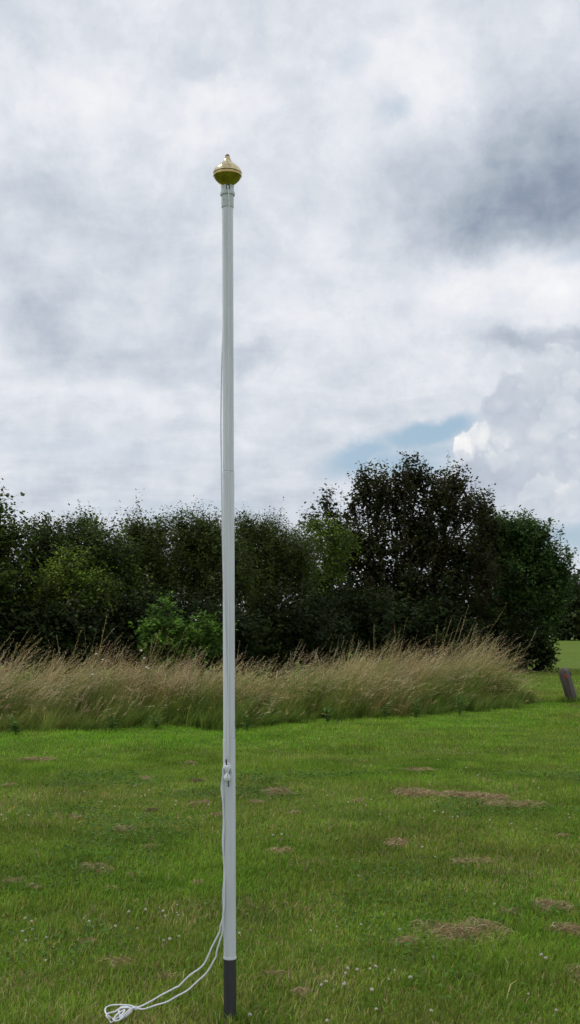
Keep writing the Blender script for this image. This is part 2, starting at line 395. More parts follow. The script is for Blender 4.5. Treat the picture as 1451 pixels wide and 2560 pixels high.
def blades1(x, y, z0, h, w, lean, az, col):
    """single-triangle blades for the farther turf"""
    global gcount
    n = len(x); base = np.stack([x, y, z0], -1); d = np.stack([np.cos(az), np.sin(az), np.zeros(n)], -1)
    fa = az + math.pi / 2 + rng.normal(0, 0.7, n); s = np.stack([np.cos(fa), np.sin(fa), np.zeros(n)], -1) * (w / 2)[:, None]
    tip = base + d * (lean * h)[:, None]; tip[:, 2] += h * np.sqrt(np.clip(1 - 0.55 * lean ** 2, 0.15, 1))
    GV.append(np.stack([base - s, base + s, tip], 1).reshape(-1, 3)); GF.append(np.arange(n * 3).reshape(n, 3) + gcount)
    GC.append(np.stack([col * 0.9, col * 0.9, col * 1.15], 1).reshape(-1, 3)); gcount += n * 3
for y0, y1, dens, pad, wmul, hmul in [(3.7, 6.2, 10500, 1.7, 1.0, 1.0), (6.2, 9.5, 5200, 1.9, 1.4, 1.0), (9.5, 15, 2800, 2.2, 2.1, 1.05), (15, 34, 980, 2.5, 3.4, 1.1), (34, 54, 170, 3.0, 7.0, 1.3)]:
    x, y = scatter_lawn(y0, y1, dens, pad); n = len(x)
    hn = 0.5 + 1.0 * vnoise(x + 2, y, 1.2) * (0.5 + 1.0 * vnoise(x, y, 4.5))
    h = hmul * hn * rng.uniform(0.020, 0.050, n); long_ = rng.random(n) < 0.012; h[long_] *= rng.uniform(1.5, 2.4, long_.sum())
    w = wmul * rng.uniform(0.0028, 0.0052, n)
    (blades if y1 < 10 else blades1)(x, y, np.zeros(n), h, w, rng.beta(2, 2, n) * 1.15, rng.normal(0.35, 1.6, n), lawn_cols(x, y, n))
# longer blades left round the foot of the pole and of the wooden post
for (cx_, cy_), rr_, m in (((-0.2397, 4.634), 0.034, 300), ((6.55, 26.9), 0.16, 260)):
    a_ = rng.uniform(0, 2 * math.pi, m); r_ = rr_ + np.abs(rng.normal(0, 0.035 + rr_ * 0.4, m)); x = cx_ + r_ * np.cos(a_); y = cy_ + r_ * np.sin(a_)
    blades(x, y, np.zeros(m), rng.uniform(0.03, 0.075, m) * (1 + (rr_ > 0.1) * 2.0), rng.uniform(0.003, 0.005, m) * (1 + 2 * (rr_ > 0.1)), rng.beta(2, 2, m), rng.uniform(0, 6.3, m), lawn_cols(x, y, m))
lawn = big('lawn_grass', np.concatenate(GV), np.concatenate(GF), MAT_GRASS, np.concatenate(GC))
tag(lawn, 'short mown green grass with drier olive patches across the foreground', 'grass', kind='stuff')
GV, GF, GC, gcount = [], [], [], 0

def leaf_quads(pos, axis, nrm, ln, wd, col, cup=0.0):
    """one rhombic leaf (a quad) per row: base, right, tip, left"""
    n = len(pos); axis = unit(axis); nrm = unit(nrm - axis * np.sum(nrm * axis, -1, keepdims=True)); side = np.cross(axis, nrm)
    ln = np.broadcast_to(np.asarray(ln, float), (n,))[:, None]; wd = np.broadcast_to(np.asarray(wd, float), (n,))[:, None]
    V = np.stack([pos, pos + axis * ln * 0.45 + side * wd / 2 + nrm * wd * cup, pos + axis * ln, pos + axis * ln * 0.45 - side * wd / 2 + nrm * wd * cup], 1).reshape(-1, 3)
    Fc = np.arange(n * 4).reshape(n, 4)
    return V, Fc, np.repeat(col, 4, axis=0)
# clover / broad leaf ground cover patches
bag = Bag()
pn = 26000
yy = np.sqrt(rng.uniform(4.1 ** 2, 13 ** 2, pn)); xx = rng.uniform(-1, 1, pn) * (0.26 * yy + 0.6)
kp = (vnoise(xx + 30, yy + 11, 1.1) > 0.60) | (rng.random(pn) < 0.04)
xx, yy = xx[kp], yy[kp]; n = len(xx)
pos = np.stack([xx, yy, rng.uniform(0.015, 0.05, n)], -1); az = rng.uniform(0, 2 * math.pi, n)
ax = np.stack([np.cos(az), np.sin(az), rng.normal(0.15, 0.25, n)], -1); nr = np.stack([rng.normal(0, .35, n), rng.normal(0, .35, n), np.ones(n)], -1)
cl = np.array((0.085, 0.175, 0.028)) * rng.uniform(0.6, 1.35, (n, 1))
V_, F_, C_ = leaf_quads(pos, ax, nr, rng.uniform(0.018, 0.034, n) * (0.75 + yy / 20), rng.uniform(0.013, 0.024, n) * (0.75 + yy / 20), cl, 0.1)
bag.add(V_, F_, C_)
tag(bag.build('clover_leaves', MAT_LEAF), 'low patches of clover leaves growing between the lawn grass', 'clover', kind='stuff')

# ------------------------------------------------------------------ tall dry grass
def arcs(base, h, az, th0, th1, w, segs, col_of_t, wshape):
    """bent ribbons; returns vertices, quads, colours, centre line points and directions"""
    n = len(base); t = np.linspace(0, 1, segs + 1)
    th = th0[:, None] + (th1 - th0)[:, None] * t[None] ** 1.4
    step = h[:, None] / segs
    dz = np.cos(th) * step; dr = np.sin(th) * step
    z = np.concatenate([np.zeros((n, 1)), np.cumsum(0.5 * (dz[:, 1:] + dz[:, :-1]), 1)], 1)
    r = np.concatenate([np.zeros((n, 1)), np.cumsum(0.5 * (dr[:, 1:] + dr[:, :-1]), 1)], 1)
    pts = base[:, None, :] + np.stack([r * np.cos(az)[:, None], r * np.sin(az)[:, None], z], -1)
    dirs = np.stack([np.sin(th) * np.cos(az)[:, None], np.sin(th) * np.sin(az)[:, None], np.cos(th)], -1)
    fa = az + math.pi / 2 + rng.normal(0, 0.9, n)
    s = np.stack([np.cos(fa), np.sin(fa), np.zeros(n)], -1)[:, None] * (w[:, None] * wshape(t)[None])[..., None] * 0.5
    V = np.stack([pts - s, pts + s], 2).reshape(n, -1, 3)
    k = (segs + 1) * 2; q = np.arange(segs)[:, None] * 2 + np.array([[0, 1, 3, 2]])
    Fc = (np.arange(n)[:, None, None] * k + q[None]).reshape(-1, 4)
    C = np.repeat(col_of_t(t), 2, axis=1).reshape(-1, 3)
    return V.reshape(-1, 3), Fc, C, pts, dirs
seglen = np.linalg.norm(np.diff(front, axis=0), axis=1); cum = np.concatenate([[0], np.cumsum(seglen)])
TOT = cum[-1]
back_dir = np.array((-0.28, 0.96))
def strip_points(n, depth):
    s = rng.uniform(0, TOT, n); u = rng.random(n)
    x = np.interp(s, cum, front[:, 0]); y = np.interp(s, cum, front[:, 1])
    e = np.clip((TOT - s) / 3.2, 0, 1)                     # the strip rounds off at its right end
    D = depth * (0.18 + 0.82 * np.sqrt(e)); t = u * D
    x = x + back_dir[0] * t + rng.normal(0, 0.14, n); y = y + back_dir[1] * t + rng.normal(0, 0.14, n)
    y += 0.5 * (vnoise(x, y, 0.9) - 0.5)
    return x, y, t, s
def strip_height(x, y, t, s):
    hum = 0.74 + 0.58 * vnoise(x + 4, y, 0.42)
    hum *= 0.80 + 0.42 * vnoise(x, y + 3, 1.3)
    edge = 0.34 + 0.66 * smooth(t / 2.0)
    end = 0.34 + 0.66 * smooth((TOT - s - 0.55) / 1.1)
    px = CX + F * x / y
    swell = 1.0 + 0.17 * np.exp(-((px - 1130) / 150.0) ** 2) - 0.14 * np.exp(-((px - 640) / 90.0) ** 2) + 0.03 * np.exp(-((px - 60) / 160.0) ** 2)
    return hum * edge * end * swell
def tussocks(n_c, depth):
    """clump centres with a lean, bend, height and tint of their own"""
    x, y, t, s_ = strip_points(n_c, depth); H = strip_height(x, y, t, s_)
    return dict(x=x, y=y, t=t, s=s_, H=H * rng.normal(0.90, 0.17, n_c).clip(0.5, 1.16), az=rng.normal(0.05, 0.55, n_c) + 1.2 * (vnoise(x, y, 0.7) - 0.5), lean=np.abs(rng.normal(0.26, 0.18, n_c)), bend=rng.uniform(0.75, 2.05, n_c), tint=rng.uniform(0.50, 1.40, n_c), k=np.clip(vnoise(x + 7, y + 2, 0.8) * 0.9 + rng.normal(0, 0.25, n_c), 0, 1), r=rng.uniform(0.05, 0.20, n_c))
bagL = Bag(); bagS = Bag()
# green leaf blades
T = tussocks(1900, 5.6); n = 62000; c_ = rng.integers(0, 1900, n)
a_ = rng.uniform(0, 2 * math.pi, n); r_ = T['r'][c_] * np.sqrt(rng.random(n))
base = np.stack([T['x'][c_] + r_ * np.cos(a_), T['y'][c_] + r_ * np.sin(a_), np.zeros(n)], -1)
h = T['H'][c_] * rng.uniform(0.45, 1.10, n)
green = np.array((0.115, 0.185, 0.028)); yel = np.array((0.29, 0.27, 0.075)); brown = np.array((0.24, 0.16, 0.07))
k = np.clip(T['k'][c_] + rng.normal(0, 0.12, n), 0, 1)[:, None] * smooth(T['t'][c_] / 1.3 + 0.15)[:, None]
cb = green * (1 - k * 0.75) + yel * k * 0.75
br = (vnoise(base[:, 0] - 9, base[:, 1] + 5, 0.6) > 0.66) & (rng.random(n) < 0.45); cb[br] = brown
cb = cb * rng.uniform(0.7, 1.3, (n, 1)) * T['tint'][c_][:, None]
V_, F_, C_, _, _ = arcs(base, h, T['az'][c_] + rng.normal(0, 0.6, n), T['lean'][c_] + np.abs(rng.normal(0.0, 0.14, n)), T['bend'][c_] * rng.uniform(0.7, 1.25, n), rng.uniform(0.006, 0.013, n), 3,
                        lambda tt: cb[:, None, :] * (0.92 + 0.2 * tt)[None, :, None], lambda tt: 1.0 - 0.9 * tt ** 2)
bagL.add(V_, F_, C_)
# flowering stems with drooping heads, in drifts, thin at the mown edge and at the right end
T = tussocks(1500, 5.6); n = 21000; c_ = rng.integers(0, 1500, n)
patch = smooth((vnoise(T['x'] + 2, T['y'] - 6, 0.55) - 0.22) / 0.4)
pk = ((0.10 + 0.74 * patch) * (0.06 + 0.94 * smooth((T['t'] - 0.55) / 2.3)) * (0.05 + 0.95 * smooth((TOT - T['s'] - 0.9) / 1.2)))[c_]
pk = pk * (1 - 0.75 * np.exp(-((CX + F * (T['x'] / T['y'])[c_] - 525) / 45.0) ** 2))
c_ = c_[rng.random(n) < pk]; n = len(c_)
a_ = rng.uniform(0, 2 * math.pi, n); r_ = 1.6 * T['r'][c_] * np.sqrt(rng.random(n))
base = np.stack([T['x'][c_] + r_ * np.cos(a_), T['y'][c_] + r_ * np.sin(a_), np.zeros(n)], -1)
tall = rng.random(n) < 0.05
h = T['H'][c_] * rng.uniform(0.92, 1.34, n); h[tall] *= rng.uniform(1.0, 1.14, tall.sum())
straw = np.array((0.58, 0.445, 0.195)); pale = np.array((0.70, 0.60, 0.36)); pink = np.array((0.56, 0.38, 0.245)); gs = np.array((0.17, 0.21, 0.055))
kk = (T['k'][c_] * 0.5 + 0.5 * rng.random(n))[:, None]; cs = np.where(kk < 0.45, straw, np.where(kk < 0.62, pale, pink)) * rng.uniform(0.65, 1.2, (n, 1)) * (0.5 + 0.5 * T['tint'][c_])[:, None]
th1 = T['bend'][c_] * rng.uniform(0.7, 1.2, n); th1[tall] = rng.uniform(0.2, 0.7, tall.sum())
V_, F_, C_, pts, dirs = arcs(base, h, T['az'][c_] + rng.normal(0, 0.35, n), T['lean'][c_] + np.abs(rng.normal(0, 0.08, n)), th1, rng.uniform(0.0035, 0.0065, n), 4,
                             lambda tt: gs * (1 - np.clip(tt * 1.7 - .5, 0, 1))[None, :, None] + cs[:, None, :] * np.clip(tt * 1.7 - .5, 0, 1)[None, :, None], lambda tt: 1.0 - 0.5 * tt)
bagS.add(V_, F_, C_)
J = 10
tip = pts[:, -1]; pre = pts[:, -2]; dd = dirs[:, -1]
u = np.linspace(0.10, 1.08, J)
fp = (pre[:, None] + (tip - pre)[:, None] * u[None, :, None]).reshape(-1, 3)
fd = np.repeat(dd, J, 0) + rng.normal(0, 0.38, (n * J, 3)); fd[:, 2] -= 0.22
fc = np.repeat(cs, J, 0) * rng.uniform(0.8, 1.2, (n * J, 1))
V_, F_, C_ = leaf_quads(fp, fd, rng.normal(0, 1, (n * J, 3)), rng.uniform(0.024, 0.055, n * J), rng.uniform(0.005, 0.011, n * J), fc)
bagS.add(V_, F_, C_)
tag(bagL.build('meadow_grass_leaves', MAT_GRASS), 'unmown strip of long green grass leaves in front of the hedge', 'grass', kind='stuff')
tag(bagS.build('meadow_grass_stems', MAT_STRAW), 'straw coloured seeding grass stems blown to the right in the unmown strip', 'grass', kind='stuff')

# ------------------------------------------------------------------ trees and shrubs
FULL = 3.0
def limb(p0, p1, r0, r1, sag=0.1, n=7):
    p0 = np.asarray(p0, float); p1 = np.asarray(p1, float); L = np.linalg.norm(p1 - p0)
    m = (p0 + p1) / 2 + rng.normal(0, sag * L * 0.5, 3); 
    t = np.linspace(0, 1, n)[:, None]
    pts = (1 - t) ** 2 * p0 + 2 * t * (1 - t) * m + t ** 2 * p1
    return tube(pts, np.linspace(r0, r1, n), 6)
def woody(name, label, base, lobes, cols, leaf=(0.09, 0.055), per=11, dens=9.0, twig=0.42, upright=0.7, spikes=0.08, spike_len=2.2,
          inner=0.35, stems=1, trunk_r=0.12, cat='tree', group=None, flat=0.7, mass=0.42, twig_w=0.012, bump=0.22, bump_s=2.2, z_min=0.1, cluster=0.10, gap=0.0, fill=1.0, full=None):
    """thing > trunk, branches, crown.  lobes: (px, py, Y, rx_px, ry_px, depth_m)"""
    base = np.array((base[0], base[1], float(terrain(base[1]))))
    root = empty(name, base); tag(root, label, cat, group)
    crown = Bag(); twigs = Bag(); wood = Bag()
    cols = [np.array(c) for c in cols]
    cents = []
    for px, py, Y, rx, ry, dp in lobes:
        c = P(px, py, Y); r = np.array((rx * Y / F, dp, ry * Y / F)); r = np.maximum(r * 0.6, r - np.array((0.30, 0.1, 0.34)) * mass); c[2] -= (0.10 if mass < 0.5 else -0.10) * mass; cents.append((c, r))
    for c, r in cents:
        area = 4 * math.pi * ((r[0] * r[1]) ** 1.6 / 3 + (r[0] * r[2]) ** 1.6 / 3 + (r[1] * r[2]) ** 1.6 / 3) ** (1 / 1.6)
        nc = max(12, int(dens * area * (full or FULL)))
        d = unit(rng.normal(0, 1, (nc, 3)))
        rho = 1 - 0.55 * rng.random(nc) ** 1.9
        ins = rng.random(nc) < inner; rho[ins] = rng.uniform(0.15, 0.7, ins.sum())
        seed = rng.uniform(0, 60)
        bmp = 1 + bump * ((vnoise(d[:, 0] * bump_s + seed, d[:, 2] * bump_s + d[:, 1] * 1.3, 1.0) - 0.5) * 2)
        pos = c + r * d * (rho * bmp)[:, None]
        # leafy masses: most sprays gather on the outer, upper side of a number of boughs
        nb = int(5 + 0.55 * area / mass ** 1.6); bd = unit(rng.normal(0, 1, (nb, 3)) + np.array((0, 0, 0.25)))
        bc = c + r * bd * rng.uniform(0.55, 0.98, (nb, 1)); br_ = mass * rng.uniform(0.55, 1.15, nb); bt = rng.uniform(0.55, 1.45, nb)
        on = (rng.random(nc) < 0.72) & ~ins; bi = rng.integers(0, nb, nc)
        dd_ = unit(rng.normal(0, 1, (nc, 3)) + bd[bi] * 0.5 + np.array((0, 0, 0.55)))
        pos[on] = (bc[bi] + dd_ * (br_[bi] * rng.uniform(0.55, 1.0, nc))[:, None] * np.array((1.1, 1.1, 0.75)))[on]
        d = np.where(on[:, None], dd_, d); tint = np.where(on, bt[bi], 0.9); rho = np.where(on, np.maximum(rho, 0.8), rho)
        if gap:                                            # openings in the foliage
            g = vnoise(pos[:, 0] * 1.0 + seed, pos[:, 2] * 1.0 + pos[:, 1] * 0.6, 1.5)
            ok = g > gap; 
            pos, d, rho, tint = pos[ok], d[ok], rho[ok], tint[ok]
        ok = pos[:, 2] > base[2] + z_min; pos, d, rho, tint = pos[ok], d[ok], rho[ok], tint[ok]; nc = len(pos)
        td = unit(d * 0.75 + np.array((0, 0, upright)) + rng.normal(0, 0.45, (nc, 3)))
        L = twig * rng.uniform(0.5, 1.3, nc)
        sp = (rng.random(nc) < spikes) & (d[:, 2] > 0.05) & (rho > 0.75)
        L[sp] *= rng.uniform(1.3, spike_len, sp.sum()); td[sp] = unit(td[sp] * 0.6 + np.array((0, 0, 1.0)) * upright)
        ci = rng.integers(0, len(cols), nc); cc = np.array(cols)[ci] * rng.uniform(0.75, 1.25, (nc, 1)) * tint[:, None]
        tt = (np.linspace(0.05, 1.05, per)[None] + rng.normal(0, 0.06, (nc, per)))
        lp = pos[:, None] + td[:, None] * (L[:, None] * tt)[..., None] + rng.normal(0, cluster, (nc, per, 3)) * (np.where(sp, 0.30, np.where(rho > 0.85, 0.65, 1.0)) * np.minimum(0.4 + 0.6 * L / twig, 1.0))[:, None, None]
        lp = lp.reshape(-1, 3); m = len(lp)
        az = rng.uniform(0, 2 * math.pi, m)
        axv = np.stack([np.cos(az), np.sin(az), rng.normal(-0.15, 0.45, m)], -1) + np.repeat(td, per, 0) * 0.35
        nr = np.repeat(d, per, 0) * 0.45 + np.array((0, 0, flat)) + rng.normal(0, 0.38, (m, 3))
        lc = np.repeat(cc, per, 0) * rng.uniform(0.7, 1.3, (m, 1))
        sz = 1.0 * rng.uniform(0.65, 1.25, m) * np.repeat(np.where(rho < 0.6, 1.25 * fill, 1.0), per)
        V_, F_, C_ = leaf_quads(lp, axv, nr, leaf[0] * sz, leaf[1] * sz, lc, 0.08)
        crown.add(V_, F_, C_)
        # twigs: slim crossed ribbons
        o = rho > 0.7; b = pos[o] - td[o] * (L[o] * 0.5)[:, None]; e = pos[o] + td[o] * (L[o] * 1.02)[:, None]
        sd_ = unit(np.cross(td[o], rng.normal(0, 1, (o.sum(), 3)))) * twig_w / 2
        q = np.arange(o.sum())[:, None] * 4 + np.arange(4)[None]
        twigs.add(np.stack([b - sd_, b + sd_, e + sd_ * 0.4, e - sd_ * 0.4], 1).reshape(-1, 3), q)
        # branches inside the lobe
        lowc = c + np.array((0, 0, r[2] * 0.3))
        for _ in range(7):
            k = rng.integers(0, nc); V2, F2 = limb(lowc, pos[k], trunk_r * 0.28, trunk_r * 0.06, 0.2, 6); wood.add(V2, F2)
    for sidx in range(stems):
        b = base + np.array((rng.normal(0, 0.10 * (stems > 1)) * stems, rng.normal(0, 0.08 * (stems > 1)) * stems, -0.05))
        mine = cents[sidx::stems] or cents[:1]
        zt = min(c[2] for c, _ in mine); fork = b + (np.mean([c for c, _ in mine], 0) - b) * 0.35
        fork[2] = max(b[2] + 0.4, b[2] + (zt - b[2]) * 0.45)
        V2, F2 = limb(b, fork, trunk_r * 1.15 / math.sqrt(stems), trunk_r * 0.8 / math.sqrt(stems), 0.06, 8); big('trunk', V2, F2, MAT_BARK, None, root, True, base)
        for c, r in mine:
            V2, F2 = limb(fork, c + (0, 0, r[2] * 0.3), trunk_r * 0.6 / math.sqrt(stems), trunk_r * 0.14, 0.12, 8); wood.add(V2, F2)
    w = wood.build('branches', MAT_BARK, root, True, base)
    twigs.build('twigs', MAT_BARK, w, False, base)['kind'] = 'stuff'
    crown.build('crown', MAT_LEAF, root, False, base)
    return root
def at(px, Y): return ((px - CX) / F * Y, Y)
HEDGE = 'trees and shrubs of the hedge'
DARK = [(0.0648, 0.1026, 0.0162), (0.0837, 0.1296, 0.0189), (0.0513, 0.0810, 0.0162)]
OLIVE = [(0.0729, 0.1053, 0.0203), (0.0594, 0.0864, 0.0175), (0.0891, 0.1188, 0.0243)]
COPPER = [(0.0480, 0.0360, 0.0180), (0.0432, 0.0408, 0.0156), (0.0528, 0.0528, 0.0168), (0.0360, 0.0480, 0.0132), (0.0400, 0.0580, 0.0150)]
RIGHTG = [(0.0575, 0.1075, 0.0250), (0.0725, 0.1300, 0.0275), (0.0450, 0.0850, 0.0225)]
LIME = [(0.1955, 0.2818, 0.0276), (0.1495, 0.2300, 0.0253), (0.2185, 0.2818, 0.0345)]
SAPL = [(0.110, 0.215, 0.028), (0.13, 0.24, 0.030), (0.085, 0.175, 0.032)]
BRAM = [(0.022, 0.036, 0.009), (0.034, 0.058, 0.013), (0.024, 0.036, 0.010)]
woody('sycamore_tree', 'dark leafy tree cut off by the left edge of the photo', at(-60, 27.5),
      [(-60, 1400, 27.5, 95, 150, 1.5), (-40, 1290, 27.5, 65, 75, 0.9), (-180, 1380, 28, 130, 190, 1.6), (-20, 1500, 27.2, 110, 120, 1.3), (15, 1350, 27, 50, 55, 0.6), (-310, 1400, 28.5, 130, 180, 1.6), (-430, 1470, 28.8, 130, 170, 1.6)],
      DARK, (0.11, 0.08), 11, 11, 0.34, 0.8, 0.10, 1.9, stems=1, trunk_r=0.14, group=HEDGE)
woody('field_maple_tree', 'dark green bushy tree with a rounded top at the left end of the hedge', at(200, 29.5),
      [(120, 1420, 29.5, 115, 110, 1.5), (215, 1395, 29.5, 100, 95, 1.5), (285, 1440, 29.8, 85, 110, 1.3), (70, 1530, 29, 120, 150, 1.5), (200, 1550, 29, 150, 150, 1.6), (310, 1560, 29.5, 100, 140, 1.4), (205, 1345, 29.6, 60, 48, 0.8), (110, 1360, 29.6, 60, 45, 0.8)],
      DARK + [(0.045, 0.075, 0.018)], (0.085, 0.06), 11, 12, 0.30, 0.8, 0.10, 1.8, stems=2, trunk_r=0.14, group=HEDGE, gap=0.12)
woody('lime_green_shrub', 'bright yellow green shrub pushing out of the dark left hedge', at(180, 27.6),
      [(185, 1420, 27.7, 52, 42, 0.55), (150, 1465, 27.5, 72, 42, 0.7), (215, 1480, 27.5, 52, 48, 0.6), (110, 1510, 27.5, 50, 42, 0.55), (150, 1540, 27.3, 35, 60, 0.4), (262, 1500, 27.6, 36, 32, 0.4)],
      LIME + [(0.08, 0.125, 0.02), (0.06, 0.10, 0.016)], (0.072, 0.050), 11, 20, 0.26, 0.45, 0.04, 1.6, stems=2, trunk_r=0.07, cat='shrub', group=HEDGE, inner=0.2)
for nm, lb, px, Y, lobes in [
    ('hawthorn_tree', 'twiggy olive green thorn tree nearest the bright shrub, spiky top', 370, 31.5,
     [(365, 1375, 31.5, 62, 92, 1.1), (335, 1440, 31.3, 60, 100, 1.2), (400, 1450, 31.5, 62, 110, 1.2), (370, 1560, 31.2, 95, 130, 1.4), (395, 1345, 31.6, 35, 60, 0.7), (340, 1335, 31.6, 32, 48, 0.7)]),
    ('hawthorn_tree', 'twiggy olive green thorn tree just left of the flagpole', 495, 33,
     [(480, 1380, 33, 62, 95, 1.2), (535, 1370, 33, 60, 88, 1.2), (505, 1480, 32.8, 88, 120, 1.4), (500, 1580, 32.5, 100, 120, 1.4), (460, 1335, 33, 30, 50, 0.7), (515, 1330, 33, 32, 48, 0.7), (440, 1440, 32.4, 34, 90, 0.9), (580, 1450, 33.2, 60, 140, 1.2)]),
    ('hawthorn_tree', 'twiggy olive green thorn tree just right of the flagpole', 655, 36,
     [(625, 1370, 36, 60, 82, 1.3), (690, 1385, 36, 62, 88, 1.3), (665, 1450, 36.6, 70, 70, 1.0), (655, 1480, 35.7, 105, 125, 1.6), (660, 1590, 35.3, 120, 120, 1.6), (615, 1335, 36, 30, 46, 0.7), (665, 1340, 36, 30, 44, 0.7), (745, 1440, 36.5, 60, 130, 1.4)])]:
    woody(nm, lb, at(px, Y), lobes, OLIVE, (0.066, 0.042), 13, 13, 0.36, 0.9, 0.14, 1.9, stems=3, trunk_r=0.13, group=HEDGE, gap=0.12, bump=0.26, twig_w=0.006, cluster=0.085, fill=1.5, inner=0.4)
woody('pale_green_shrub', 'light green shrub against the left flank of the copper tree', at(810, 40),
      [(800, 1345, 40.3, 52, 55, 0.8), (845, 1375, 40, 40, 52, 0.6), (770, 1390, 40.3, 52, 55, 0.8), (835, 1425, 39.8, 28, 40, 0.45), (800, 1450, 40, 60, 60, 0.9), (870, 1350, 40.5, 30, 25, 0.4)],
      LIME[:2] + [(0.09, 0.14, 0.022), (0.065, 0.105, 0.018), (0.05, 0.08, 0.016)], (0.085, 0.06), 11, 12, 0.34, 0.4, 0.05, 1.7, stems=2, trunk_r=0.08, cat='shrub', group=HEDGE, inner=0.25)
plumes = [(1012, 1140, 40, 82), (1048, 1140, 32, 76), (962, 1168, 40, 75), (915, 1175, 30, 62), (882, 1225, 30, 52), (1092, 1182, 36, 75), (1135, 1158, 24, 70), (1120, 1200, 40, 80), (1172, 1215, 26, 70), (1205, 1228, 26, 66), (1150, 1250, 45, 80), (940, 1230, 50, 80), (1000, 1225, 55, 85), (1060, 1235, 55, 85), (817, 1240, 12, 42), (785, 1278, 24, 36), (845, 1275, 36, 50), (1215, 1290, 28, 60), (868, 1300, 50, 70)]
woody('copper_maple_tree', 'tall dark copper leaved tree rising highest above the hedge', at(1000, 50),
      [(px, tp + ry, 50 + ((i * 7) % 5 - 2) * 0.5, rx, ry, 0.5 + rx * 0.016) for i, (px, tp, rx, ry) in enumerate(plumes)] +
      [(1000, 1380, 49.6, 120, 90, 2.2), (1110, 1400, 49.8, 110, 100, 2.2), (930, 1450, 49.6, 130, 110, 2.2), (1060, 1490, 49.4, 150, 110, 2.4), (1180, 1450, 49.8, 80, 110, 2.0), (860, 1400, 49.8, 60, 80, 1.6), (1000, 1540, 51, 120, 100, 2.0), (1120, 1540, 51.4, 110, 100, 2.0), (900, 1530, 50.6, 90, 90, 1.8)],
      COPPER, (0.135, 0.105), 12, 6.0, 0.40, 1.0, 0.22, 2.0, stems=5, trunk_r=0.26, group=HEDGE, gap=0.27, bump=0.22, twig_w=0.014, cluster=0.12, fill=1.15, inner=0.30, full=2.1, mass=0.55)
woody('hedge_maple_tree', 'mid green rounded tree closing the right end of the hedge', at(1300, 53),
      [(1290, 1355, 53, 75, 62, 1.7), (1242, 1335, 53, 48, 52, 1.3), (1335, 1352, 53, 40, 46, 1.1), (1240, 1400, 53, 70, 90, 1.8), (1345, 1420, 53, 68, 75, 1.7), (1395, 1450, 53, 42, 55, 1.1), (1300, 1480, 52.6, 110, 110, 2.2), (1370, 1530, 52.6, 50, 90, 1.3), (1250, 1560, 52.4, 110, 110, 2.2), (1330, 1600, 52.2, 55, 90, 1.4)],
      RIGHTG, (0.135, 0.10), 12, 7.0, 0.44, 0.7, 0.10, 1.7, stems=2, trunk_r=0.2, group=HEDGE, gap=0.14, cluster=0.12, fill=1.2, inner=0.4, mass=0.65)
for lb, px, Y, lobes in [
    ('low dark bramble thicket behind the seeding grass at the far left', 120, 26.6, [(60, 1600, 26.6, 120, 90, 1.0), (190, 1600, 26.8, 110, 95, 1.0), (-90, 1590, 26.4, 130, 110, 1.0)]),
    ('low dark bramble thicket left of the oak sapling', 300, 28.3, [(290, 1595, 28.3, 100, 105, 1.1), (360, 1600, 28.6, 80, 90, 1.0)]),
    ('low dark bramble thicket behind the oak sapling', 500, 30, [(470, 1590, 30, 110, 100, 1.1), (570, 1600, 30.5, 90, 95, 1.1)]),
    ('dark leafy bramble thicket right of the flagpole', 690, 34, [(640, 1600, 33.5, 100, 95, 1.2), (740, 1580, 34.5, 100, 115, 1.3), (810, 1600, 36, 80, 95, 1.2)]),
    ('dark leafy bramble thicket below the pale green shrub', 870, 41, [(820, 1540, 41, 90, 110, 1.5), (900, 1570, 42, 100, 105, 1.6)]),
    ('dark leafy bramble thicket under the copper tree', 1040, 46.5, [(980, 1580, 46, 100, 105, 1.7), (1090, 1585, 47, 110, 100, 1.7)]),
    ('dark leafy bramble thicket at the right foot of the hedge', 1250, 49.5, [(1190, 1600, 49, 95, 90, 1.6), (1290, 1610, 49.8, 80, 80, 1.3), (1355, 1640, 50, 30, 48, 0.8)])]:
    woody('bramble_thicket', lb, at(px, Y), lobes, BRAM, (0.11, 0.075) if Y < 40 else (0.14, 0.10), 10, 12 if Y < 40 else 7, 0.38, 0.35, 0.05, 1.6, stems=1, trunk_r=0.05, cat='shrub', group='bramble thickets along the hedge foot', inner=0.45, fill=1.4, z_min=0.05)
woody('oak_sapling', 'bright green young oak standing out in front of the dark hedge', at(450, 25.6),
      [(412, 1520, 25.6, 24, 22, 0.22), (408, 1560, 25.5, 44, 18, 0.35), (380, 1580, 25.4, 34, 16, 0.3), (440, 1575, 25.5, 44, 22, 0.4), (470, 1590, 25.5, 46, 22, 0.4), (515, 1562, 25.6, 26, 18, 0.25), (400, 1610, 25.3, 46, 22, 0.4), (460, 1620, 25.4, 60, 22, 0.45), (532, 1592, 25.7, 32, 20, 0.3), (505, 1622, 25.6, 50, 20, 0.4), (370, 1622, 25.3, 24, 14, 0.25), (440, 1655, 25.3, 60, 30, 0.45), (566, 1582, 25.7, 9, 8, 0.10)],
      SAPL, (0.100, 0.050), 12, 20, 0.17, 0.5, 0.06, 1.6, stems=2, trunk_r=0.05, cat='sapling', inner=0.2, cluster=0.045, flat=0.8, mass=0.20)
FAR = 'trees on the far side of the field'
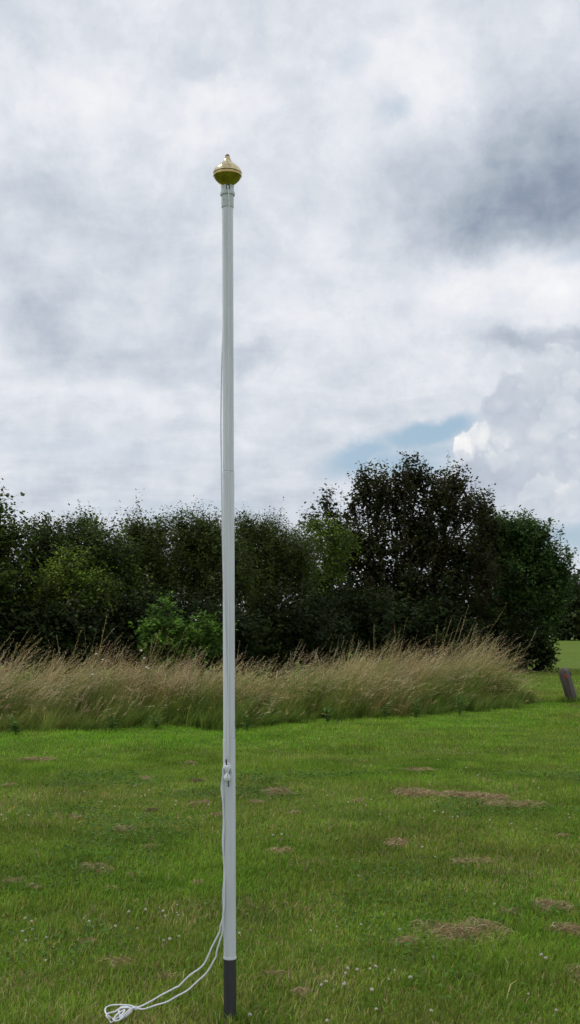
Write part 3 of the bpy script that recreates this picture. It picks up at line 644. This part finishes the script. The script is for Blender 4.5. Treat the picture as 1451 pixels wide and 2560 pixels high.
for lb, px, Y, lobes in [
    ('hazy dark tree beyond the far lawn, nearest the hedge end', 1405, 98, [(1400, 1540, 98, 40, 55, 3), (1430, 1500, 98, 35, 50, 3), (1420, 1570, 97, 60, 40, 3)]),
    ('dark tree beyond the far lawn at the right edge of the photo', 1470, 100, [(1465, 1520, 100, 40, 60, 3), (1500, 1480, 100, 60, 60, 3.5), (1480, 1570, 99, 80, 42, 3)]),
    ('dark tree beyond the far lawn, outside the right edge', 1600, 102, [(1580, 1520, 102, 70, 90, 4), (1660, 1500, 102, 80, 100, 4)])]:
    woody('field_tree', lb, at(px, Y), lobes, [(0.040, 0.055, 0.018), (0.055, 0.075, 0.022), (0.032, 0.045, 0.016)], (0.30, 0.22), 10, 2.0, 0.8, 0.5, 0.05, 1.5, stems=1, trunk_r=0.25, group=FAR, cluster=0.25, fill=1.5, inner=0.45, twig_w=0.03, mass=1.3)

# ------------------------------------------------------------------ flagpole
PY = EYE * F / (2560 - HY)
PXX = (575.5 - CX) / F * PY
LEAN = -0.0030
U = PY / F                                               # metres per photo pixel at the pole
def zpx(py): return EYE - (py - HY) * U
pole = empty('flagpole', (PXX, PY, 0)); pole.rotation_euler = (0, LEAN, 0)
tag(pole, 'tall slim white sectional flagpole with brass finial standing on the lawn', 'flagpole')
def lpart(name, prof, mat, parent=None, seg=48, sm=True, sharp=20):
    V, Fc = lathe(prof, seg); o = big(name, V, Fc, mat, None, parent or pole, sm)
    try: o.data.set_sharp_from_angle(angle=math.radians(sharp))
    except Exception: pass
    return o
z_sl, z_j1, z_j2, z_cap = zpx(2395), zpx(1847), zpx(1180), zpx(519)
r1, r2, r3 = 0.0247, 0.0235, 0.0221
lpart('base_sleeve', [(0.0, -0.10), (0.0257, -0.10), (0.0257, z_sl - 0.002), (0.0250, z_sl)], MAT_SLEEVE)
lpart('collar', [(0.0245, z_sl - 0.004), (0.0263, z_sl - 0.003), (0.0263, z_sl + 0.004), (0.0250, z_sl + 0.006), (0.0245, z_sl + 0.006)], MAT_POLE)
lpart('pole_section', [(r1, z_sl - 0.003), (r1, z_j1 - 0.0012), (r1 - 0.0008, z_j1), (0.018, z_j1)], MAT_POLE)
lpart('pole_section', [(0.018, z_j1 - 0.02), (0.0205, z_j1 - 0.0199), (0.0205, z_j1 + 0.0030), (r2 - 0.0003, z_j1 + 0.0032), (r2, z_j1 + 0.0040), (r2, z_j2 - 0.0012), (r2 - 0.001, z_j2), (0.017, z_j2)], MAT_POLE)
lpart('pole_section', [(0.017, z_j2 - 0.02), (0.019, z_j2 - 0.0199), (0.019, z_j2 + 0.0030), (r3 - 0.0003, z_j2 + 0.0032), (r3, z_j2 + 0.0040), (r3, z_cap + 0.02)], MAT_POLE)
cap = lpart('pole_cap', [(0.020, z_cap + 0.003), (0.0242, z_cap), (0.0246, z_cap + 0.004), (0.0246, zpx(491)), (0.0262, zpx(490)), (0.0292, zpx(488)), (0.0296, zpx(485)), (0.0290, zpx(482)), (0.0262, zpx(477)), (0.0252, zpx(475)), (0.0252, zpx(469)), (0.0258, zpx(468)), (0.0258, zpx(466)), (0.0, zpx(466))], MAT_CAP)
# pulley set in a slot at the front of the cap
V, Fc = tube([(-0.013, -0.0235, zpx(503)), (-0.013, -0.0252, zpx(503))], 0.0014, 6)
big('rivet', V, Fc, MAT_DARK, None, cap, True)
b = Bag()
for sx in (-1, 1):
    b.add(*boxq(0.0032 + sx * 0.0050, -0.0262, zpx(473), 0.0030, 0.006, 0.018))
b.add(*boxq(0.0032, -0.0258, zpx(468.2), 0.0125, 0.005, 0.006))
big_o = b.build('pulley_bracket', MAT_DARK, pole)
a = np.linspace(0, 2 * math.pi, 24, endpoint=False)
V, Fc = lathe([(0.0, -0.0022), (0.0075, -0.0022), (0.0062, 0.0), (0.0075, 0.0022), (0.0, 0.0022)], 20)
V = V[:, [2, 0, 1]] + (0.0032, -0.0235, zpx(473))
big('pulley_sheave', V, Fc, MAT_CLEAT, None, big_o, True)
# finial
fin_z = lambda py: zpx(py)
low = lpart('finial', [(0.0, zpx(467.5)), (0.0240, zpx(467.5)), (0.0250, zpx(465)), (0.0268, zpx(462)), (0.0310, zpx(459)), (0.0370, zpx(455.5)), (0.0440, zpx(451.5)), (0.0500, zpx(447.5)), (0.0540, zpx(443.8)), (0.0558, zpx(441.6)), (0.0568, zpx(441.2)), (0.0570, zpx(438)), (0.0566, zpx(435.2)), (0.0540, zpx(435.0)), (0.040, zpx(434.9))], MAT_BRASS, sharp=40)
lpart('finial_dome', [(0.040, zpx(433.4)), (0.0574, zpx(433.4)), (0.0578, zpx(432)), (0.0572, zpx(429.5)), (0.0550, zpx(426)), (0.0505, zpx(421.5)), (0.0430, zpx(416.5)), (0.0315, zpx(411.5)), (0.0225, zpx(406.5)), (0.0165, zpx(402)), (0.0130, zpx(397.5)), (0.0102, zpx(392.2)), (0.0085, zpx(392))], MAT_BRASS_TOP, low, sharp=40)
lpart('finial_tip', [(0.0098, zpx(392.3)), (0.0096, zpx(390.5)), (0.0082, zpx(387.5)), (0.0050, zpx(385.6)), (0.0, zpx(385))], MAT_TIP, low, 24)
# cleat
zc_ = zpx(1929); CXO = -0.0050; RF = -r1
b = Bag()
b.add(*boxq(CXO, RF - 0.006, zc_, 0.012, 0.016, 0.040))
b.add(*tube(spline([(CXO + 0.001, RF - 0.016, zc_ - 0.004), (CXO - 0.001, RF - 0.020, zc_ + 0.018), (CXO - 0.003, RF - 0.026, zc_ + 0.036), (CXO - 0.005, RF - 0.036, zc_ + 0.054)], 0.006), np.linspace(0.0048, 0.0020, 1)[0] if False else 0.0034, 8))
b.add(*tube(spline([(CXO + 0.001, RF - 0.016, zc_ + 0.004), (CXO + 0.003, RF - 0.020, zc_ - 0.018), (CXO + 0.004, RF - 0.026, zc_ - 0.036), (CXO + 0.005, RF - 0.036, zc_ - 0.053)], 0.006), 0.0034, 8))
b.build('cleat', MAT_CLEAT, pole, True)

# ------------------------------------------------------------------ halyard rope
rope = empty('halyard_rope', (PXX, PY, 0)); tag(rope, 'white halyard cord hanging down the flagpole, wound on the cleat and trailing', 'rope')
RR = 0.0033
def on_pole(px, py, R, front=True):
    z = zpx(py); dx = (px - CX) / F * PY - PXX - LEAN * -z * -1.0
    dx = (px - CX) / F * PY - PXX
    ax = LEAN * z                                        # the leaning axis
    k = dx - ax
    y = -math.sqrt(max(R * R - k * k, 0.0)) if front else math.sqrt(max(R * R - k * k, 0.0))
    return (dx, y, z)
main = [(0.0032 + LEAN * zpx(473), -0.029, zpx(470)), (0.0032 + LEAN * zpx(480), -0.0335, zpx(478)), on_pole(574, 500, 0.0335)]
for py in (560, 700, 850, 1000, 1150, 1300, 1450, 1600, 1750, 1850, 1905):
    main.append(on_pole(574 - 2.0 * (py - 500) / 1400 + random.uniform(-.25, .25), py, 0.0310 + 0.0008 * (py > 1180)))
V, Fc = tube(spline(main, 0.02), 0.0026, 8); big('hauling_line', V, Fc, MAT_ROPE, None, rope, True)
sec = [on_pole(566, 492, 0.034, False)]
for px, py in ((563, 560), (560, 700), (557, 820), (554.6, 900), (553.4, 960), (552.6, 1050), (553.2, 1130)):
    sec.append(on_pole(px, py, 0.0285, False))
for px, py in ((554.6, 1190), (556, 1280), (559, 1420), (561.5, 1500), (565, 1600), (568.2, 1700), (570, 1790), (571, 1850), (569, 1900)):
    sec.append(on_pole(px, py, 0.0312))
V, Fc = tube(spline(sec, 0.02), 0.0028, 8); big('return_line', V, Fc, MAT_ROPE, None, rope, True)
# turns on the cleat
wr = []
cxr = CXO + LEAN * zc_
for th in np.linspace(0, 2 * math.pi * 9, 300):
    turn = th / (2 * math.pi)
    if turn < 3.0:                                       # round turns under the horns, widening
        wr.append((cxr + (0.009 + 0.0034 * turn) * math.sin(th), RF - 0.006 - 0.0030 * turn, zc_ + (0.030 + 0.0022 * turn) * math.cos(th) + 0.001))
    else:                                                # crossing turns on top
        wr.append((cxr + (0.0100, 0.0066, 0.0034)[int(turn) % 3] * math.sin(2 * th) + 0.0006 * (turn - 6), RF - 0.018 - 0.0022 * (turn - 3) - 0.003 * math.cos(th) ** 2, zc_ + (0.029, 0.025, 0.021)[int(turn) % 3] * math.cos(th)))
V, Fc = tube(wr, RR, 8); big('cleat_turns', V, Fc, MAT_ROPE, None, rope, True)
def rp(px, py, dy=0.0):
    Y = PY + dy; return ((px - CX) / F * Y - PXX, dy, EYE - (py - HY) * Y / F)
def kink(pts, amp, seed):
    r = np.random.default_rng(seed); p = spline(pts, 0.008); n = len(p)
    for f in (7, 15, 31):
        p += amp * np.sin(np.linspace(0, f * n / 60.0, n)[:, None] + r.uniform(0, 6, 3)) * r.normal(0, 0.5, 3)
    return p
top = [(cxr - 0.0165, RF - 0.010, zc_ + 0.004)]
lineA = top + [rp(557, 1952, -0.016), rp(556, 1972, -0.012), rp(557.5, 2020, -0.012), rp(559, 2085, -0.014), rp(558.5, 2130, -0.014), rp(560.5, 2180, -0.014), rp(560.5, 2215, -0.012), rp(559.5, 2260, -0.012),
               rp(557, 2290, -0.012), rp(550, 2319, -0.008), rp(549, 2330, -0.006), rp(536, 2360), rp(513, 2404, 0.005), rp(499, 2421, 0.006), rp(477, 2437, 0.008), rp(460, 2455, 0.01), rp(449, 2467, 0.01), rp(442, 2469, 0.01), rp(405, 2487, 0.022), rp(380, 2502, 0.035), rp(353, 2517, 0.05), rp(336, 2520, 0.055)]
lineB = top + [rp(558, 1962, -0.018), rp(557, 1985, -0.018), rp(558.5, 2040, -0.019), rp(560.5, 2085, -0.020), rp(559, 2140, -0.018), rp(561.5, 2182, -0.02), rp(562, 2240, -0.022), rp(558, 2300, -0.020),
               rp(556.5, 2313, -0.018), rp(555.5, 2335, -0.016), rp(550, 2355, -0.014), rp(542, 2380, -0.012), rp(538.5, 2397, -0.012), rp(516, 2432, -0.012), rp(480, 2468, -0.012), rp(441, 2493, -0.01), rp(400, 2511, 0.012), rp(359, 2523, 0.04), rp(334, 2521, 0.05)]
for pts, sd_ in ((lineA, 3), (lineB, 8)):
    V, Fc = tube(kink(pts, 0.0017, sd_), RR, 8); big('loose_end', V, Fc, MAT_ROPE, None, rope, True)
# tangled hank on the grass; zoomed outline, laid on the turf
def gp(px, py, z):                                       # a point z above the ground seen at (px,py)
    Y = (EYE - z) * F / (py - HY); return ((px - CX) / F * Y - PXX, Y - PY, z)
hank = [(352, 2521, .045), (338, 2519, .05), (322, 2514, .05), (296, 2513, .045), (275, 2515, .04), (264, 2522, .035), (265, 2534, .035), (276, 2544, .035), (292, 2552, .035), (306, 2548, .04), (320, 2538, .045), (330, 2526, .055), (318, 2518, .06), (303, 2519, .055),
        (297, 2530, .045), (300, 2540, .04), (290, 2548, .04), (278, 2558, .035), (272, 2548, .04), (266, 2540, .045), (272, 2534, .05), (288, 2530, .055), (300, 2522, .065), (316, 2520, .07), (328, 2522, .065), (322, 2534, .055), (306, 2545, .05), (295, 2553, .045), (284, 2552, .045),
        (290, 2540, .055), (302, 2530, .06), (312, 2526, .065), (306, 2536, .06), (298, 2545, .05), (308, 2540, .055), (326, 2524, .07), (340, 2520, .055), (344, 2522, .05), (337, 2524, .055), (335, 2519, .062), (341, 2518, .056), (342, 2524, .05)]
V, Fc = tube(spline([gp(*h_) for h_ in hank], 0.006), RR, 8); big('tangled_hank', V, Fc, MAT_ROPE, None, rope, True)

# ------------------------------------------------------------------ leaning post
gpst = G(1434, 1757)
post = empty('wooden_post', gpst); tag(post, 'leaning round topped weathered wooden post at the right edge', 'post')
post.rotation_euler = (math.radians(-3), math.radians(-16.0), math.radians(4))
PR = 0.128
V, Fc = lathe([(0.0, -0.3), (PR * 1.03, -0.3), (PR * 1.02, 0.1), (PR, 0.4), (PR * 0.99, 0.70), (PR * 0.95, 0.755), (PR * 0.82, 0.80), (PR * 0.55, 0.825), (0.0, 0.835)], 28)
ang = np.arctan2(V[:, 1], V[:, 0]); rad = 1 + 0.025 * np.sin(ang * 7 + 1) + 0.02 * np.sin(ang * 13 + V[:, 2] * 3) + 0.012 * np.sin(ang * 3)
V[:, :2] *= rad[:, None]; V[:, 2] += 0.02 * np.sin(ang * 2) * (V[:, 2] > 0.7)
big('post_body', V, Fc, MAT_WOOD, None, post, True)
def refl(name, az, z, mat, w=0.056, h=0.095):
    c, s_ = math.cos(az), math.sin(az); V, Fc = boxq(0, 0, 0, w, 0.022, h)
    o = big(name, V, Fc, mat, None, post); o.location = (c * (PR + 0.004), s_ * (PR + 0.004), z); o.rotation_euler = (0, 0, az + math.pi / 2)
    m = o.modifiers.new('bevel', 'BEVEL'); m.width = 0.006; m.segments = 2
    return o
refl('reflector', math.radians(-103), 0.635, MAT_RED)['label'] = 'red reflector on the face of the post'
refl('bracket', math.radians(-8), 0.66, MAT_DARK, 0.05, 0.10)['label'] = 'black bracket on the right side of the post'

# ------------------------------------------------------------------ clumps of dried clippings
CLIP_COL = [np.array(c) for c in ((0.37, 0.275, 0.140), (0.45, 0.345, 0.18), (0.29, 0.20, 0.105), (0.55, 0.46, 0.26))]
def clipping(px, py, wpx, hpx, label, group=None, dark=False, lift=1.0):
    c = G(px, py); s = c[1] / F; rx = wpx * s / 2; ry = max(hpx * s * c[1] / EYE / 2 * 0.75, rx * 0.35)
    area = math.pi * rx * ry; scale = 0.6 + c[1] / 9.0
    n = int(np.clip(area * 13000 / scale ** 1.5, 90, 3800) * (1.0 if lift > 0.85 else 0.55))
    nsub = 2 + int(min(5, wpx / 25)); w8 = rng.random(nsub) + 0.4; si = rng.choice(nsub, n, p=w8 / w8.sum())
    sx_ = (np.linspace(-0.68, 0.68, nsub) + rng.normal(0, 0.08, nsub)) * rx; sy_ = rng.uniform(-0.55, 0.55, nsub) * ry; sr_ = rng.uniform(0.44, 0.62, nsub)
    r = np.sqrt(rng.random(n)) * (1 + 0.50 * np.abs(rng.normal(0, 1, n)) * (rng.random(n) < 0.35)); a = rng.uniform(0, 2 * math.pi, n)
    x = sx_[si] + rx * sr_[si] * r * np.cos(a); y = sy_[si] + ry * 1.25 * sr_[si] * r * np.sin(a)
    top = lift * (0.020 + 0.020 * min(1, rx * 4)) * np.clip(1 - r ** 2, 0.05, 1)
    z = 0.018 + top * rng.random(n)
    az = rng.normal(0.2, 0.9, n); el = rng.normal(0.05, 0.22, n)
    d = np.stack([np.cos(az) * np.cos(el), np.sin(az) * np.cos(el), np.sin(el)], -1)
    L = rng.uniform(0.03, 0.10, n) * (0.8 + 0.12 * c[1] / 5); Wd = rng.uniform(0.0014, 0.0028, n) * scale
    p = np.stack([x, y, z], -1); sd_ = unit(np.cross(d, rng.normal(0, 1, (n, 3)) + np.array((0, 0, 0.6)))) * (Wd / 2)[:, None]
    mid = p + np.array((0, 0, 1)) * (rng.uniform(0, 0.012, n))[:, None]
    A = p - d * (L / 2)[:, None]; B_ = p + d * (L / 2)[:, None]; A[:, 2] = np.maximum(A[:, 2] - 0.006, 0.004); B_[:, 2] = np.maximum(B_[:, 2] - 0.006, 0.004)
    V = np.stack([A - sd_, A + sd_, mid - sd_, mid + sd_, B_ - sd_ * 0.5, B_ + sd_ * 0.5], 1).reshape(-1, 3)
    q = (np.arange(n)[:, None, None] * 6 + np.array([[0, 1, 3, 2], [2, 3, 5, 4]])[None]).reshape(-1, 4)
    cc = np.array(CLIP_COL)[rng.integers(0, 4, n)] * rng.uniform(0.55, 1.25, (n, 1)) * (0.45 if dark else 1.0)
    root = big('dry_grass_clump', V, q, MAT_STRAW, np.repeat(cc, 6, 0)); root.location = tuple(c)
    tag(root, label, 'grass clippings', group)
CG = 'clumps of dry clippings on the lawn'
SM = 'small wisp of dry brown clippings lying on the mown lawn'
CLIPS = [(1150, 2335, 190, 72, 'largest mat of reddish brown dry clippings, right foreground', 0, 1.3), (1009, 2366, 66, 24, 'dark edged clod of dry clippings just left of the largest mat', 0, 1.3),
    (1378, 2270, 84, 42, 'spiky pale clump of dry clippings up and right of the largest mat', 0, 1.2), (1276, 2288, 34, 22, 'small brown clump between the largest mat and the spiky pale one', 0, 1.0),
    (1424, 2336, 80, 40, 'brown clump of clippings right of the largest mat, near the right edge', 0, 1.0), (1440, 2450, 50, 60, 'brown clump of clippings cut by the right edge, lowest of all', 0, 1.0),
    (994, 2114, 52, 26, 'reddish brown clump alone on the lawn above the dark edged clod', 0, 1.0), (703, 2135, 46, 18, 'brown clump on the lawn to the right of the pole, below the cleat', 0, 1.0),
    (691, 1982, 64, 24, 'brown clump of clippings right of the cleat on the flagpole', 0, 1.2), (1042, 1988, 100, 22, 'leftmost long brown clump in the row across the right lawn', 0, 1.2),
    (1150, 1991, 90, 22, 'middle brown clump in the row across the right lawn', 0, 1.0), (1228, 1994, 60, 22, 'rightmost brown clump in the row across the right lawn', 0, 1.0),
    (1282, 2015, 160, 20, 'thin pale straw streak just below the row on the right lawn', 0, 0.5), (1180, 2160, 90, 18, 'faint flat brown clump midway across the right lawn', 0, 0.5),
    (1054, 1928, 60, 12, 'thin brown streak of clippings on the fresh green strip', 0, 0.6), (239, 2180, 74, 28, 'largest brown clump on the left lawn', 0, 1.1),
    (297, 2414, 74, 40, 'pale straw wisps above the tangled rope', 0, 0.8), (95, 1902, 64, 12, 'flat brown streak far back on the left lawn', 0, 0.6),
    (313, 2078, 52, 18, 'tan clump on the left lawn, second largest there', 0, 0.8), (417, 2452, 54, 30, 'brown wisps beside the trailing rope', 0, 0.6), (682, 2447, 48, 20, 'brown clump right of the black sleeve of the pole', 0, 0.7)]
for px, py, w_, h_, lb, dk, lf in CLIPS: clipping(px, py, w_, h_, lb, CG, bool(dk), lf)
WISPS = [(1411, 2093, 26, 'small brown wisp of clippings near the right edge, below the pale straw streak'), (895, 2006, 26, 'small brown wisp between the cleat clump and the row on the right lawn'),
    (754, 2489, 26, 'small upright tan wisp in the foreground, right of the black pole sleeve'), (475, 1910, 26, 'small tan wisp on the fresh strip left of the pole, level with the cleat'),
    (490, 1956, 32, 'small dark wisp left of the pole, just below the cleat'), (363, 1950, 32, 'thin brown wisp two steps left of the cleat'), (502, 2012, 42, 'brown wisp left of the pole, larger of the pair below the cleat'),
    (380, 2031, 26, 'small dark wisp left of the brown wisp below the cleat'), (191, 2047, 28, 'small reddish wisp above the largest clump on the left lawn'), (544, 2043, 28, 'small reddish wisp touching the left side of the pole below the cleat'),
    (378, 2122, 40, 'dull brown wisp below the tan clump on the left lawn'), (340, 2192, 36, 'pale wisp just right of the largest clump on the left lawn'), (276, 2230, 26, 'small reddish wisp just below the largest clump on the left lawn'),
    (31, 2209, 42, 'pale straw wisp at the left edge, level with the largest left clump'), (89, 2225, 32, 'pale straw wisp between the left edge and the largest left clump'), (216, 2365, 34, 'small tan wisp up and left of the straw above the rope'),
    (23, 1966, 22, 'small tan wisp at the left edge near the tall grass'), (494, 2215, 28, 'small grey brown wisp left of the pole above the hanging rope ends'), (640, 2010, 26, 'small pale wisp close to the right side of the pole below the cleat'), (740, 2035, 24, 'small tan wisp below the clump right of the cleat')]
for px, py, w_, lb in WISPS: clipping(px, py, w_ * 0.9, w_ * 0.36, lb, CG, 'dark' in lb, 0.7)

# ------------------------------------------------------------------ weeds at the mown edge, white flowers in the tall grass
def weed(px, py, h, n_stem, label):
    g = G(px, py); root = empty('weed_plant', g); tag(root, label, 'weed', 'broad leaved weeds along the tall grass')
    st, lf = Bag(), Bag()
    for k in range(n_stem):
        a_ = rng.uniform(0, 6.28); L = h * rng.uniform(0.6, 1.1); tipp = np.array((math.cos(a_) * L * 0.35, math.sin(a_) * L * 0.35, L))
        V2, F2 = limb((0, 0, -0.01), tipp, 0.006, 0.003, 0.1, 6); st.add(V2, F2, np.array((0.10, 0.15, 0.04)))
        m = 14; t_ = np.linspace(0.15, 1, m)[:, None]; p = tipp * t_; az_ = rng.uniform(0, 6.28, m)
        ax_ = np.stack([np.cos(az_), np.sin(az_), rng.uniform(-0.1, 0.6, m)], -1)
        V2, F2, C2 = leaf_quads(p, ax_, np.stack([rng.normal(0, .3, m), rng.normal(0, .3, m), np.ones(m)], -1), rng.uniform(0.09, 0.16, m) * (1.15 - 0.6 * t_[:, 0]), 0.045, np.array((0.11, 0.20, 0.04)) * rng.uniform(0.7, 1.3, (m, 1)), 0.1)
        lf.add(V2, F2, C2)
    st.build('stems', MAT_GRASS, root); lf.build('leaves', MAT_LEAF, root)
for px, py, h, k, lb in [(282, 1826, 0.34, 4, 'leafy weed at the foot of the tall grass, left of the pole'), (40, 1838, 0.28, 4, 'low leafy weed at the foot of the tall grass, far left'), (390, 1822, 0.24, 3, 'short leafy weed at the tall grass edge nearest the pole on its left'),
                         (620, 1828, 0.24, 3, 'short leafy weed at the tall grass edge just right of the pole'), (1040, 1795, 0.50, 5, 'tall leafy weed at the grass edge below the copper tree'), (1150, 1789, 0.44, 5, 'leafy weed at the grass edge, rightmost of three'), (965, 1799, 0.34, 4, 'leafy weed at the grass edge, left of the tall one'), (820, 1808, 0.28, 3, 'low leafy weed at the grass edge midway right of the pole')]:
    weed(px, py, h, k, lb)
fl = Bag(); m = 9; az_ = np.arange(m) * 2 * math.pi / m
V2, F2, C2 = leaf_quads(np.tile(np.array((0, 0, 0.0)), (m, 1)), np.stack([np.cos(az_), np.sin(az_), np.full(m, 0.5)], -1), np.tile(np.array((0, 0, 1.0)), (m, 1)), 0.030, 0.020, np.tile(np.array((0.82, 0.82, 0.80)), (m, 1)), 0.1); fl.add(V2, F2, C2)
V2, F2 = tube([(0, 0, 0), (0.01, 0, -0.3), (0, 0, -0.75)], 0.003, 6); fl.add(V2, F2, np.array((0.10, 0.15, 0.04)))
wf = fl.build('white_flower', MAT_PETAL); first = True
for px, py, Y in [(241, 1636, 21.5), (257, 1650, 21.5), (367, 1669, 21.5), (361, 1646, 22), (353, 1627, 22.5), (231, 1687, 20.5), (490, 1551, 24.6), (372, 1672, 21.5)]:
    o = wf if first else wf.copy()
    if not first: SC.collection.objects.link(o)
    first = False
    o.location = tuple(P(px, py, Y)); o.rotation_euler = (1.0, random.uniform(-.3, .3), random.uniform(0, 6)) if False else (random.uniform(0.3, 0.7), random.uniform(-.3, .3), 0)
    tag(o, 'tiny white flower on a stalk among the tall grass left of the pole', 'flower', 'white flowers in the tall grass')

# ------------------------------------------------------------------ clover flowers
def clover_mesh():
    bg_ = Bag(); n = 46; k = np.arange(n) + 0.5; ph = np.arccos(1 - 1.7 * k / n); th = math.pi * (1 + 5 ** 0.5) * k
    d = np.stack([np.cos(th) * np.sin(ph), np.sin(th) * np.sin(ph), np.cos(ph)], -1)
    V_, F_, C_ = leaf_quads(d * 0.003 + (0, 0, 0.05), d + rng.normal(0, .12, (n, 3)), rng.normal(0, 1, (n, 3)), rng.uniform(0.0065, 0.0095, n), 0.0042, np.tile(np.array((0.80, 0.80, 0.74)), (n, 1)) * rng.uniform(0.8, 1.08, (n, 1)))
    low_ = d[:, 2] < -0.1; C_[np.repeat(low_, 4)] *= (0.8, 0.62, 0.5)
    bg_.add(V_, F_, C_)
    V2, F2 = tube([(0, 0, 0), (0.002, 0, 0.025), (0, 0, 0.05)], 0.0011, 6); bg_.add(V2, F2, np.array((0.08, 0.15, 0.03)))
    o = bg_.build('clover_flower', MAT_PETAL); return o
proto = clover_mesh(); first = True
z6 = [(165, 1290), (220, 1305), (215, 1350), (130, 1375), (240, 1400), (315, 1405), (400, 1310), (555, 1280), (555, 1308), (575, 1308), (720, 1335), (740, 1338), (600, 1330), (825, 1240), (935, 1230), (1070, 1240), (1080, 1260), (1140, 1185), (1140, 1235), (1160, 1255), (880, 1345), (1065, 1425), (1090, 1425), (1170, 1395), (385, 475), (550, 465), (640, 245), (965, 462), (910, 490), (870, 430), (880, 420), (935, 490), (1145, 525), (1145, 550), (750, 562), (655, 533), (180, 620), (12, 617), (30, 640), (430, 535), (900, 630), (1320, 640), (1350, 548), (170, 1425), (90, 1368), (305, 1540)]
z7 = [(575, 1070), (515, 1105), (580, 1098), (590, 1095), (470, 1150), (475, 1172), (475, 1100), (487, 1118), (375, 1158), (390, 1155), (587, 1193), (685, 1100), (750, 1142), (605, 1268), (400, 1315), (830, 1277), (1300, 1045), (1300, 1060), (1240, 1200), (1355, 1270), (435, 920), (540, 912), (697, 932), (325, 935), (40, 950), (1097, 833), (73, 1300), (955, 272), (975, 268), (1020, 298), (860, 232), (660, 283), (1255, 325), (1285, 350), (1290, 373), (840, 450), (885, 455), (1405, 455), (1400, 470), (480, 395), (583, 397), (400, 380), (490, 410), (175, 547), (208, 544), (395, 495), (795, 597), (850, 632), (455, 715), (530, 720), (1080, 485), (1165, 500), (1265, 518), (920, 468), (945, 470), (620, 460), (565, 420), (660, 1135), (1280, 1135), (845, 1050)]
pix = [(a_ / 2.591, 1800 + b_ / 2.591) for a_, b_ in z6] + [(580 + a_ / 1.6659, 1760 + b_ / 1.6659) for a_, b_ in z7]
for px, py in pix:
    o = proto if first else proto.copy()
    if not first: SC.collection.objects.link(o)
    first = False
    g = G(px, py + 0.04 / EYE * (py - HY)); sc_ = random.uniform(0.5, 0.88) * (1.0 if g[1] < 7 else 1.1)
    o.location = tuple(g); o.scale = (sc_,) * 3; o.rotation_euler = (random.uniform(-.3, .3), random.uniform(-.3, .3), random.uniform(0, 6))
    tag(o, 'small round white clover flower standing in the mown lawn', 'flower', 'white clover flowers in the lawn')
